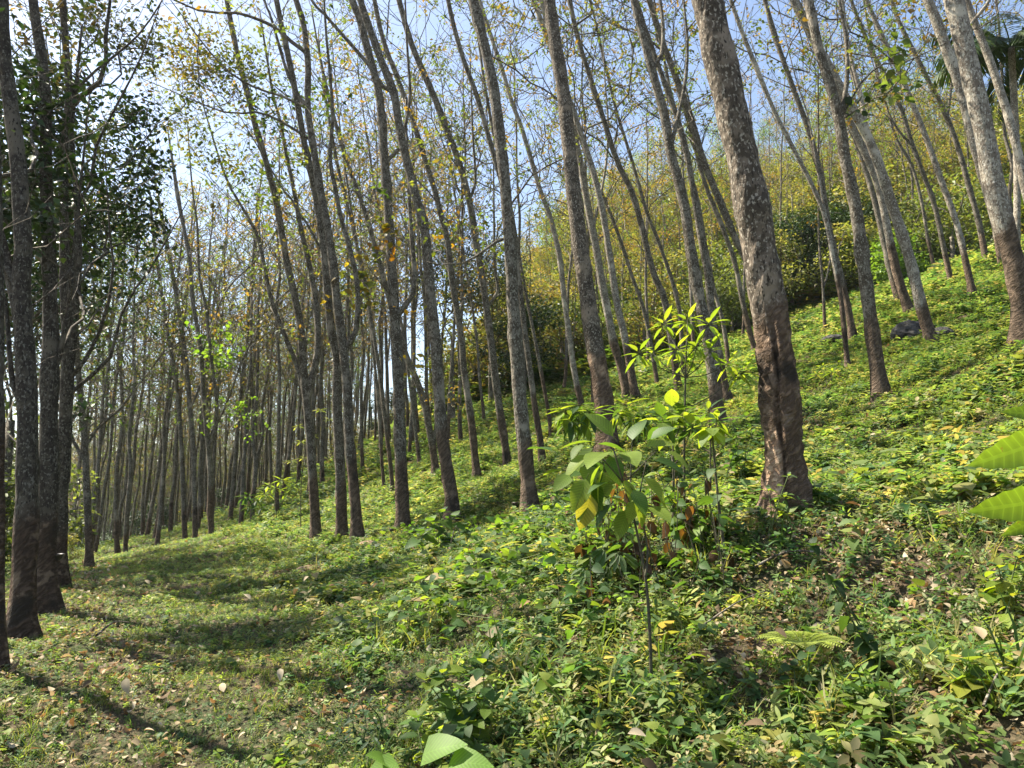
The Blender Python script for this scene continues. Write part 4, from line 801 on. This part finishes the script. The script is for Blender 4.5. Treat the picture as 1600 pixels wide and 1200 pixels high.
def upright_herb(name, lab, ub, vb, Yb, tops, nl, L, pal, T_=OVAL, spread=.0, cat='plant', group=None, droop=-.2, r0=.005):
    b0 = hit(ub, vb, Yb); st = []
    for (u, v) in tops:
        e = P(u, v, b0[1]+rs.uniform(-.12, .12)); s = b0+np.array([rs.normal(0, .03+spread), rs.normal(0, .03+spread), 0]); s[2] = g1(s[0], s[1])-.02; lv = []
        for j in range(nl):
            t = .3+.7*(j+1)/nl; z = s*(1-t)+e*t; a = j*1.9+rs.uniform(-.4, .4); d = (math.cos(a), math.sin(a), droop+.5*(t-.6)+rs.uniform(-.3, .3)); lv.append((z, d, (rs.uniform(-.3, .3), rs.uniform(-.5, .1), 1), L*rs.uniform(.7, 1.15)*(1.1-.35*t), T_, np.array(pal[rs.integers(len(pal))])*rs.uniform(.75, 1.25)))
        lv += rosette(e, rs, 4, L*.55, T_, pal, (.2, 1.0)); st.append(([s, (s+e)/2+rs.normal(0, .015, 3), e], r0, lv))
    plant(name, lab, cat, b0, st, group, M_GSTEM)
upright_herb('leafy_herb', 'leafy green plant with several upright stems at the bottom edge, centre', 725, 1180, 2.95, [(755,1035),(745,1085),(705,1095),(665,1060),(650,1120),(770,1100),(690,1050),(735,1130)], 11, .135, MID+LIME, spread=.10, T_=OVAL)
upright_herb('leafy_herb', 'dark bluish feathery plant at the bottom, left of the upright green one', 560, 1180, 3.3, [(545,1110),(575,1100),(530,1130),(600,1110),(560,1085),(585,1140),(520,1150)], 12, .075, [(.03,.07,.03),(.04,.085,.035)], LANCE, .07)
upright_herb('round_leaved_herb', 'herb with large round leaves at the foot of the scarred brown trunk', 690, 870, 8.6, [(690,800),(672,815),(708,808),(655,830),(720,825)], 5, .24, MID+[(.10,.17,.03)], HEART, .06)
upright_herb('young_plant', 'small plant with opposite pale leaves growing at the foot of the thickest tree', 1205, 838, 4.2, [(1232,742),(1200,765),(1212,790),(1225,775)], 4, .085, LIME+[(.13,.2,.09)], OVAL, .02)
upright_herb('young_plant', 'leaning thin stem with dark hanging heart-shaped leaves, lower right', 1388, 1066, 3.1, [(1345,985),(1300,905),(1268,850),(1360,1000)], 7, .075, [(.03,.06,.02),(.04,.08,.025)], HEART, .0, droop=-1.0)
upright_herb('young_plant', 'plant with dark pointed leaves at the lower right, beside the fern', 1250, 1110, 2.9, [(1240,1040),(1265,1020),(1225,1065),(1290,1070)], 6, .08, [(.035,.075,.025),(.05,.10,.03)], HEART, .03)
upright_herb('young_plant', 'plant with broad yellowish leaves near the bottom right', 1520, 1110, 2.7, [(1515,1030),(1545,1045),(1490,1060),(1530,1060)], 4, .09, [(.22,.24,.04),(.14,.19,.03),(.05,.10,.02)], HEART, .03)
upright_herb('young_plant', 'cluster of lime leaves at the right edge above the yellowish plant', 1570, 960, 3.4, [(1560,885),(1590,870),(1545,905),(1600,900),(1580,930)], 6, .10, LIME+[(.18,.2,.04)], OVAL, .05)
upright_herb('young_plant', 'low dark leafy herb right of the bottom centre', 1110, 1150, 2.8, [(1080,1110),(1120,1100),(1150,1120),(1060,1135)], 5, .075, MID, HEART, .07)
upright_herb('young_plant', 'dark-leaved shrub on the slope left of the thickest tree', 1150, 760, 7.0, [(1145,660),(1165,650),(1155,680),(1175,675),(1140,690)], 9, .13, MID, OVAL, .08)
upright_herb('young_plant', 'yellow-green leafy bush right of the grey rock', 1550, 500, 12, [(1540,470),(1560,475),(1525,485),(1575,480)], 8, .16, LIME, LANCE, .2)
upright_herb('young_plant', 'bushy leafy green shrub filling the foot of the tallest sapling', 1075, 870, 4.9, [(1060,730),(1085,750),(1040,770),(1100,720),(1075,790),(1120,780),(1030,740)], 9, .11, MID+LIME, OVAL, .10)
upright_herb('young_plant', 'bushy green plant under the hanging leaves of the foremost sapling', 950, 900, 4.6, [(930,800),(960,810),(985,790),(915,830),(945,770)], 8, .11, MID+LIME, OVAL, .10)
# big vine clump between the round-leaved herb and the saplings
for (lab, u, v, Y, n) in [('dark tangle of broad vine leaves in front of the black-cup tree', 830, 850, 7.2, 300), ('bright heap of vine leaves left of the foremost sapling', 770, 930, 6.0, 260), ('green vine clump around the round-leaved herb', 650, 860, 8.6, 220), ('leafy creeper clump below the foremost sapling, left', 900, 930, 4.9, 160)]:
    b0 = hit(u, v, Y); root = thing('vine_clump', lab, 'vine', tuple(b0)); bl = Batch(uv=True); aa = rs.uniform(0, 6.28, n); rr = np.sqrt(rs.uniform(0, 1, n))*.75
    x = b0[0]+rr*np.cos(aa)*1.2; y = b0[1]+rr*np.sin(aa); z = ground(x, y)+(.12+.30*(1-rr**1.5))*rs.uniform(.2, 1, n); loc = np.stack([x, y, z], 1)
    scatter(bl, HEART, loc, rotz(n, .45), rs.uniform(.045, .095, n), pick([(.06,.13,.03),(.09,.17,.035),(.045,.09,.03),(.13,.2,.04)], n, rs)); bl.build('leaves', M_BIG, root)
    bs = Batch()
    for k in range(10):
        i0, i1 = rs.integers(n, size=2); p, q = loc[i0]-[0, 0, .05], loc[i1]-[0, 0, .05]; tube(bs, smooth_path([p, (p+q)/2+rs.normal(0, .08, 3), q], .08), np.full(len(smooth_path([p, (p+q)/2, q], .08)), .003), 4, hcol=False) if False else tube(bs, [p, (p+q)/2+rs.normal(0, .05, 3), q], [.004, .003, .003], 4, hcol=False)
    bs.build('stem', M_GSTEM, root)
# palmate (cassava-like) plant
def palmate(lab, u, v, Y, heads, L, pal):
    b0 = hit(u, v, Y); st = []
    for (a_, b_) in heads:
        e = P(a_, b_, b0[1]+rs.uniform(-.15, .15)); lv = []
        for j in range(7):
            a = -1.5+j*.5+rs.uniform(-.1, .1); rot = rs.uniform(-.3, .3)+(a_-u)*.01; lv.append((e, (math.sin(a+rot), -.55, -.35-.3*abs(math.cos(a))*0-.25*(1-abs(a)/1.5)), (0, -.2, 1), L*(1-.25*abs(a)/1.5), LANCE, np.array(pal[rs.integers(len(pal))])))
        st.append(([b0, (b0+e)/2+np.array([0, 0, .05]), e], .005, lv))
    plant('palmate_plant', lab, 'plant', b0, st, None, M_GSTEM)
palmate('plant with pale finger-like palmate leaves below the broad-leaved sapling', 945, 925, 4.6, [(925,862),(945,855),(968,862),(950,880),(915,885),(985,880)], .14, [(.13,.19,.08),(.10,.17,.06)])
# fern
def fern():
    b0 = hit(1255, 1050, 3.05)+np.array([0, 0, .09]); root = thing('fern', 'small yellow-green fern with feathery fronds at the lower right', 'fern', tuple(b0)); bl = Batch()
    for i in range(13):
        a = i*2.4+.2; p = b0.copy(); d = np.array([math.cos(a)*.8, math.sin(a)*.8, .9]); pts = [p.copy()]
        for k in range(9): d = d+np.array([0, 0, -.15]); d /= np.linalg.norm(d); p = p+d*.024; pts.append(p.copy())
        pts = smooth_path(pts, .014); tube(bl, pts, np.linspace(.002, .001, len(pts)), 4, col=(.12, .16, .03), hcol=False); t = np.gradient(pts, axis=0); t /= np.linalg.norm(t, axis=1, keepdims=True); sd = np.cross(t, [0, 0, 1.]); sd /= np.linalg.norm(sd, axis=1, keepdims=True); m = len(pts)-3
        for sg in (-1, 1): scatter(bl, LANCE, pts[3:], basis(sd[3:]*sg+t[3:]*.5, np.tile([0, 0, 1.], (m, 1))), (.055*np.sin(math.pi*np.linspace(.25, .98, m)))[:, None]*np.array([.8, 1, 1]), np.tile([.30, .36, .08], (m, 1)))
    bl.build('fronds', M_LEAF, root)
fern()
# plant whose large serrated leaves reach in at the right edge, close to the camera
def edge_plant():
    b0 = np.array([1.55, 1.75, 0]); b0[2] = g1(1.55, 1.75); st = []; big = leafT(.125, .06, .15, .9, 12, saw=.006)
    main = [b0, P(1690, 900, 1.75), P(1665, 760, 1.7), P(1650, 660, 1.68)]; lv = []
    def lf(u0, v0, u1, v1, Y0, Y1, tilt, c):
        p, q = P(u0, v0, Y0), P(u1, v1, Y1); d = q-p; L = np.linalg.norm(d); n = np.array(tilt, float); lv.append((p-d*.0, d, n, L*.85, big, np.array(c)))
    g1_, g2_, g3_ = (.10, .17, .025), (.12, .20, .03), (.08, .14, .025)
    lf(1682, 655, 1580, 640, 1.68, 1.62, (.3, -1, .1), g3_); lf(1682, 670, 1545, 722, 1.68, 1.52, (.3, -1, .1), g2_); lf(1684, 772, 1545, 798, 1.68, 1.52, (.35, -1, .05), g1_)
    lf(1672, 785, 1580, 835, 1.68, 1.62, (.3, -1, .2), g2_); lf(1685, 850, 1602, 935, 1.7, 1.6, (-1, -.3, .3), g1_); lf(1660, 655, 1640, 560, 1.68, 1.7, (-.5, -.9, .2), g3_); lf(1665, 650, 1760, 640, 1.7, 1.6, (0, -.6, 1), g1_); lf(1670, 740, 1780, 760, 1.7, 1.6, (0, -.6, 1), g1_)
    plant('broad_leaf_plant', 'plant with very large glowing ribbed leaves reaching in at the right edge', 'plant', b0, [(main, .009, lv)], None, M_GSTEM)
edge_plant()
def bottom_plant():
    b0 = hit(680, 1230, 2.5); st = []
    for (u, v, Y, du, dv, L) in [(650,1185,2.45,60,-30,.15),(690,1195,2.4,70,-10,.14),(630,1190,2.5,-40,10,.11),(720,1200,2.4,60,20,.13),(610,1200,2.5,-20,-20,.10),(670,1205,2.35,20,20,.14)]:
        e = P(u, v, Y); d = P(u+du, v+dv, Y-.05)-e; st.append(([b0, (b0+e)/2, e], .004, [(e, d, (0, -.5, 1), L, HEART, np.array([.15, .26, .05]))]))
    plant('broad_leaf_plant', 'light green broad-lobed leaves cut by the bottom edge', 'plant', b0, st, None, M_GSTEM)
bottom_plant()
# arching grass-like bare stems / fallen twigs
def twig(lab, pts, r=.006, mat=None, name='fallen_branch', cat='branch'):
    q = np.array([P(*p) for p in pts]); root = tuple(q[0]); b = Batch(); s = smooth_path(q, .06); tube(b, s, np.linspace(r, r*.5, len(s)), 6, h0=6); props(b.build(name, mat or M_BARKN, None, root), lab, cat)
for lab, (u0, v0), (u1, v1), Y, r in [('pale dry twig lying across the vine tangle', (695,885), (850,905), 7, .006), ('fallen branch on the litter right of the thickest tree', (1180,905), (1290,880), 4.2, .008), ('thin dry stick among the leaves at the lower right', (1540,1140), (1600,1090), 2.9, .005), ('dry twig standing aslant in the vine tangle', (705,830), (722,880), 7.8, .007), ('curved dead stick on the slope near the saplings', (1090,1010), (1200,940), 3.9, .005), ('short stick on the leaf litter of the path', (150,1010), (200,985), 5.9, .01)]:
    a, c = hit(u0, v0, Y), hit(u1, v1, Y); up = np.array([0, 0, .12 if 'aslant' not in lab else .35]); b = Batch(); q = smooth_path([a+up*.7, (a+c)/2+up*1.1+rs.normal(0, .02, 3), c+up*.6], .06); tube(b, q, np.linspace(r, r*.5, len(q)), 6, h0=6)
    props(b.build('fallen_branch', M_BARKN if 'pale' not in lab else M_BARKP, None, tuple(a)), lab, 'branch')

# ------------------------------------------------------------------ the scar of the thickest tree (raised, torn bark)
def scar():
    tr = [o for o in bpy.data.objects if o.get('label', '').startswith('thickest')][0]; me = [c for c in tr.children if c.name.startswith('trunk')][0].data
    n = len(me.vertices); co = np.empty(n*3, np.float32); me.vertices.foreach_get('co', co); co = co.reshape(-1, 3).astype(float)
    z = co[:, 2]; k = 40; rings = (n-1)//k
    nr = rings*k; R = co[:nr].reshape(rings, k, 3); c = R.mean(1, keepdims=True); d = R-c; rad = np.linalg.norm(d, axis=2, keepdims=True); dn = d/rad; ang = np.arctan2(d[..., 1], d[..., 0]); zz = R[..., 2]
    # the torn panel faces the camera's left front (angle about -110..-180 degrees)
    a0 = np.deg2rad(-112)+.10*np.sin(zz*7); da = (ang-a0+math.pi) % (2*math.pi)-math.pi
    lo = sstep(.05, .2, zz)*(1-sstep(1.25, 1.36, zz)); side = sstep(-1.35, -1.1, da)*(1-sstep(-.05, .02, da))
    rid = noise2(ang*1.2+zz*.8, zz*1.6-ang*.6, .23, 2)*.5+noise2(ang*2+3, zz*2, .11, 4)*.5
    up = sstep(.75, .85, zz)
    off = side*lo*((-.012+.020*rid)*(1-up*.2)+up*.022*rid)
    off += -.045*np.exp(-(da/.09)**2)*lo+.022*np.exp(-((da+.22)/.12)**2)*lo*(.4+.6*up)+.02*np.exp(-((da-.22)/.14)**2)*lo
    off += .005*np.exp(-((zz-1.30-.25*np.sin(ang*.5+1.0))/.03)**2)
    lay = .006*np.sin((zz+ang*.16)*38+2*noise2(ang, zz, .5, 1))*lo*(1-side)
    R2 = c+dn*(rad+(off+lay)[..., None]); co[:nr] = R2.reshape(-1, 3); me.vertices.foreach_set('co', co.astype(np.float32).ravel()); me.update()
    at = me.attributes['tint'].data; cc = np.empty(n*4, np.float32); at.foreach_get('color', cc); cc = cc.reshape(-1, 4)
    fr = np.clip(side*(1-sstep(.50, .62, zz+.05*noise2(ang*2, zz, .3, 3)))*lo*(1-.8*np.exp(-(da/.16)**2))*1.3, 0, 1)+.8*np.exp(-((zz-1.27-.10*np.sin(ang))/.05)**2)*sstep(.1, .5, noise2(ang*2, zz*2, .5, 5)+.5)
    cc[:nr, 2] = np.maximum(cc[:nr, 2], np.clip(fr, 0, 1).reshape(-1)); at.foreach_set('color', cc.ravel())
def slant(start, k, z0, width):
    tr = [o for o in bpy.data.objects if o.get('label', '').startswith(start)][0]; me = [c for c in tr.children if c.name.startswith('trunk')][0].data; n = len(me.vertices)
    at = me.attributes['tint'].data; cc = np.empty(n*4, np.float32); at.foreach_get('color', cc); cc = cc.reshape(-1, 4); co = np.empty(n*3, np.float32); me.vertices.foreach_get('co', co); co = co.reshape(-1, 3)
    h = cc[:, 1]*20; a = cc[:, 0]*6.283; m = np.exp(-((co[:, 2]-z0-.5*(co[:, 0]/.16)*-.35)/width)**2*1.0)*(h < 3); cc[:, 2] = np.maximum(cc[:, 2], np.clip(m*1.1, 0, 1)); at.foreach_set('color', cc.ravel())
slant('rubber tree with a pale slanting cut', 40, 1.15, .13)
scar()

# ------------------------------------------------------------------ ground cover
def wedge(n, r0, r1, amin=-46, amax=46):
    r = np.sqrt(rng.uniform(r0*r0, r1*r1, n)); a = np.radians(rng.uniform(amin, amax, n)); return r*np.sin(a), r*np.cos(a)
lane = np.array([P(150,1200,3.85), P(140,1100,4.6), P(150,1000,6.2), P(125,930,8.6), P(120,885,14), P(150,870,24), P(180,860,40)])[:, :2]
lane = np.vstack([[-1.2, .5], lane])
def lane_d(x, y):
    best = np.full(x.shape, 1e9)
    for a, c in zip(lane[:-1], lane[1:]):
        ab = c-a; t = np.clip(((x-a[0])*ab[0]+(y-a[1])*ab[1])/(ab@ab), 0, 1); best = np.minimum(best, np.hypot(x-a[0]-t*ab[0], y-a[1]-t*ab[1]))
    return best
def spots(lst):
    return [(hit(u, v, Y)[:2], r) for u, v, Y, r in lst]
bare = spots([(1228,818,4.6,.5),(1200,830,4.4,.4),(1230,835,4.5,.5),(1300,865,4.4,.7),(1400,900,4.0,.65),(1430,940,3.7,.5),(1520,880,4.0,.3),(1130,960,4.0,.35),(1180,900,4.2,.45),(960,960,4.3,.2),(1280,700,6.5,.15),(1350,690,7.5,.35),(650,720,22,1.2),(500,890,9.6,.35),(1580,1160,2.5,.3),(1330,1040,3.1,.22),(540,1110,3.6,.3),(880,1010,3.9,.2),(1160,1030,3.5,.3),(1480,1100,2.8,.2)])
bare += [(hit(*t[4][0], t[1])[:2], .30) for t in T if t[1] < 15.5]
bare += spots([(1428,540,13,.6),(1300,548,13.5,.4),(1250,660,7.5,.4),(1450,620,8.5,.3),(1100,730,7.5,.3),(760,820,9,.3),(1500,800,5,.25)])
def litter_mask(x, y):
    m = .62*np.exp(-(lane_d(x, y)/.45)**2)
    for c, r in bare: m = np.maximum(m, .95*np.exp(-(((x-c[0])**2+(y-c[1])**2)/(r*r))))
    return np.clip(m+.30*fbm(x, y, 1.6, 3)-.05, 0, 1)
laneside = lambda x, y: (1-sstep(.7, 2.3, lane_d(x, y)/(.6+np.maximum(y, 0)/11)))
def cover_h(x, y):
    """height scale of the herb layer"""
    return np.clip(.185+.11*fbm(x, y, 1.7, 6), .06, .5)*(1-.6*laneside(x, y))
YGc = np.array([(.14,.19,.055),(.11,.165,.05),(.17,.21,.06),(.075,.13,.04),(.22,.21,.10),(.055,.10,.035)])*1.15
def herb_col(x, y, m):
    c = YGc[rng.integers(0, len(YGc), m)]*np.array([1.12, 1.06, 1.15]); f = np.clip(.5+.5*fbm(x, y, 2.6, 9), 0, 1)[:, None]
    yl = c*np.array([1.12, 1.08, .95]); gr = c*np.array([.68, .85, 1.05]); return (yl*f+gr*(1-f))*rng.uniform(.7, 1.25, (m, 1))
SPR = [sprig(OVAL2, 8, s, 1, .62, .3) for s in range(4)]; SPH = [sprig(HEART, 5, 10+s, .9, .8, .1) for s in range(3)]; SPD = [sprig(DIA, 8, 20+s, 1, .7, .3) for s in range(4)]; TUF = [tuft(9, 30+s) for s in range(3)]; SPN = [sprig(LANCE, 9, 40+s, 1.2, .5, .5) for s in range(2)]
def lay(b, Ts, x, y, s, col, dz=0, tilt=.2, zs=None):
    m = len(x); z = ground(x, y)+dz+np.maximum(0, fbm(x, y, .75, 12)+.1)*np.where(np.hypot(x, y) < 8, .14, .09)*rng.uniform(.0, 1, m)*(1-.7*laneside(x, y)); k = rng.integers(0, len(Ts), m); s = np.asarray(s)
    for i, T_ in enumerate(Ts):
        e = k == i; q = int(e.sum())
        if not q: continue
        a = rng.uniform(0, 6.283, q); n = np.stack([rng.normal(0, tilt, q), rng.normal(0, tilt, q), np.ones(q)], 1); d = np.stack([np.cos(a), np.sin(a), np.zeros(q)], 1)
        x_ = np.cross(d, n); x_ /= np.linalg.norm(x_, axis=1, keepdims=True); n = n/np.linalg.norm(n, axis=1, keepdims=True); d = np.cross(n, x_); Rm = np.stack([x_, d, n], 2)
        sc = s[e][:, None]*np.ones(3) if zs is None else np.stack([s[e], s[e], zs[e]], 1)
        scatter(b, T_, np.stack([x[e], y[e], z[e]], 1), Rm, sc, col[e])
cov = Batch()
def band(dens, r0, r1, Ts, smin, smax, keep, colf=herb_col, dz=0, tilt=.22, b=None, amin=-46, amax=46, cap=None):
    area = math.radians(amax-amin)/2*(r1*r1-r0*r0); n = int(area*dens); x, y = wedge(n, r0, r1, amin, amax); k = rng.uniform(0, 1, n) < keep(x, y); x, y = x[k], y[k]
    hs = cover_h(x, y)/.16; s = rng.uniform(smin, smax, len(x))*np.clip(hs, .45, 2.0); lay(b or cov, Ts, x, y, s, colf(x, y, len(x)), dz, tilt)
patch = lambda k, lo, hi, s=1.3: (lambda x, y: sstep(lo, hi, fbm(x, y, s, k))*(1-.8*litter_mask(x, y)))
kp = lambda x, y: 1-.85*litter_mask(x, y)
band(480, 1.2, 5.5, SPR, .02, .075, kp, tilt=.5); band(420, 1.2, 5.5, SPN, .025, .09, kp, tilt=.5); band(130, 1.2, 5.5, SPH, .03, .09, patch(4, -.1, .4), tilt=.5); band(40, 1.2, 6.5, SPH, .05, .10, patch(7, -.05, .3, .8), lambda x, y, m: np.array([(.05,.10,.04),(.07,.14,.045),(.13,.20,.04)])[rng.integers(0, 3, m)], dz=.05)
band(280, 5.5, 10, SPR, .035, .10, kp, tilt=.45); band(120, 5.5, 10, SPN, .04, .10, kp, tilt=.45); band(110, 5.5, 10, SPH, .06, .14, patch(4, -.1, .4)); band(130, 5.5, 10, SPD, .05, .11, kp)
band(340, 10, 17, SPD, .045, .105, kp); band(180, 17, 27, SPD, .07, .15, kp); band(70, 27, 44, SPD, .13, .28, kp); band(9, 44, 100, SPD, .4, .8, kp, amin=-42, amax=10)
# flat little leaves close to the soil
band(1000, 1.2, 6, [OVAL2], .015, .035, lambda x, y: np.ones_like(x)*.8, dz=.02, tilt=.8); band(520, 6, 13, [DIA], .03, .06, lambda x, y: np.ones_like(x)*.8, dz=.03, tilt=.5); band(90, 13, 24, [DIA], .08, .14, lambda x, y: np.ones_like(x), dz=.05, tilt=.5)
band(45, 2.2, 8, [sprig(OVAL2, 9, 91, 1.6, .6, .2), sprig(HEART, 6, 92, 1.3, .7, .1), sprig(LANCE, 12, 93, 1.9, .5, .3)], .03, .085, lambda x, y: sstep(-.15, .35, fbm(x, y, 1.4, 11))*(1-laneside(x, y))*(1-.8*litter_mask(x, y)), tilt=.35)
# knee-high weeds here and there
band(9, 2.5, 12, [sprig(OVAL2, 14, 77, 2.6, .55, .2), sprig(HEART, 9, 78, 2.2, .6, .0), sprig(LANCE, 16, 79, 2.8, .5, .3)], .06, .12, patch(2, .0, .6, 2.2))
band(5, 12, 30, [sprig(DIA, 16, 80, 2.0, .6, .2), sprig(DIA, 22, 81, 1.6, .6, .2)], .10, .20, patch(2, -.1, .6, 3.0))
props(cov.build('ground_cover', M_LEAF), 'dense yellow-green herbs and creepers covering the slope', 'ground cover', kind='stuff')
gr = Batch()
grass_col = lambda x, y, m: np.array([(.10,.15,.03),(.16,.18,.05),(.24,.22,.10),(.07,.12,.03)])[rng.integers(0, 4, m)]*rng.uniform(.7, 1.3, (m, 1))
gk = lambda x, y: np.clip(.25+.75*laneside(x, y)+.4*fbm(x, y, 1.1, 8), 0, 1)*(1-.6*litter_mask(x, y))
band(230, 1.2, 5.5, TUF, .06, .20, gk, grass_col, b=gr); band(130, 5.5, 10, TUF, .08, .18, gk, grass_col, b=gr); band(50, 10, 20, TUF, .12, .22, gk, grass_col, b=gr)
props(gr.build('grass', M_LEAF), 'short green and straw-coloured grass between the herbs', 'grass', kind='stuff')
# fallen leaves
dl = Batch(); DL = [leafT(.26, .14, .35, .8, 3), leafT(.30, -.12, -.25, .8, 3), leafT(.22, .2, .5, .8, 3)]
dead_col = lambda x, y, m: np.array([(.22,.175,.11),(.30,.25,.17),(.15,.11,.07),(.35,.30,.21),(.23,.15,.08),(.11,.08,.05)])[rng.integers(0, 6, m)]*rng.uniform(.85, 1.5, (m, 1))
def dead(dens, r0, r1, s0, s1, base):
    area = math.radians(92)/2*(r1*r1-r0*r0); n = int(area*dens); x, y = wedge(n, r0, r1); k = rng.uniform(0, 1, n) < np.clip(litter_mask(x, y)+base, 0, 1); x, y = x[k], y[k]; n = len(x)
    z = ground(x, y)+rng.uniform(.01, .06, n); s = rng.uniform(s0, s1, n); cc = dead_col(x, y, n); w = rng.integers(0, 3, n); Rm = rotz(n, .4)
    for i in range(3):
        e = w == i; scatter(dl, DL[i], np.stack([x, y, z], 1)[e], Rm[e], s[e], cc[e])
dead(700, 1.2, 7, .02, .055, .05); dead(40, 1.2, 7, .06, .085, .03); dead(180, 7, 14, .035, .07, .06); dead(40, 14, 30, .07, .15, .10)
n = 200; x, y = wedge(n, 1.6, 10); loc = np.stack([x, y, ground(x, y)+rng.uniform(.08, .22, n)], 1); scatter(dl, DL[0], loc, rotz(n, .5), rng.uniform(.05, .10, n), dead_col(x, y, n))
props(dl.build('leaf_litter', M_DEAD), 'dry brown fallen leaves lying on the soil', 'leaf litter', kind='stuff')

# undergrowth that fills the floor of the jungle hill
ug = Batch(); n = 60000; x = rng.uniform(-8, 75, n); y = rng.uniform(31, 100, n); k = (y > 34-.05*x) & (x/y < .86) & (x/y > -.10+.0*y); x, y = x[k], y[k]; k = rng.uniform(0, 1, len(x)) < np.clip(46/y, 0, 1)**1.2; x, y = x[k], y[k]
z = ground(x, y)+np.abs(fbm(x, y, 4, 2))*1.2*rng.uniform(.1, 1, len(x)); lay_s = rng.uniform(.35, .75, len(x))
cc = np.array([(.12,.19,.04),(.17,.21,.05),(.08,.14,.03),(.22,.20,.08)])[(np.clip((fbm(x, y, 6, 5)+1)*2, 0, 3.99)).astype(int)]*rng.uniform(.6, 1.3, (len(x), 1))
for i in range(4):
    e = rng.integers(0, 4, len(x)) == i; scatter(ug, SPD[i], np.stack([x, y, z], 1)[e], rotz(int(e.sum()), .0)@np.eye(3), lay_s[e]*1.3, cc[e])
props(ug.build('undergrowth', M_JUNGLE), 'mass of green undergrowth covering the hill behind the plantation', 'undergrowth', kind='stuff')

# ------------------------------------------------------------------ thin haze over the whole place
if HAZE > 0:
    m, t, N, L = newmat('haze'); v = nd(N, 'ShaderNodeVolumePrincipled'); v.inputs['Color'].default_value = (.86, .92, 1, 1); v.inputs['Density'].default_value = HAZE; v.inputs['Anisotropy'].default_value = .35
    o = nd(N, 'ShaderNodeOutputMaterial'); L.new(v.outputs[0], o.inputs['Volume'])
    b = Batch(); x0, x1, y0, y1, z0, z1 = -420, 420, -410, 430, -60, 85
    V = [(x, y, z) for z in (z0, z1) for y in (y0, y1) for x in (x0, x1)]; b.add(V, [(0, 2, 3, 1), (4, 5, 7, 6), (0, 1, 5, 4), (1, 3, 7, 5), (3, 2, 6, 7), (2, 0, 4, 6)], (1, 1, 1))
    props(b.build('haze', m, smooth=False), kind='stuff')
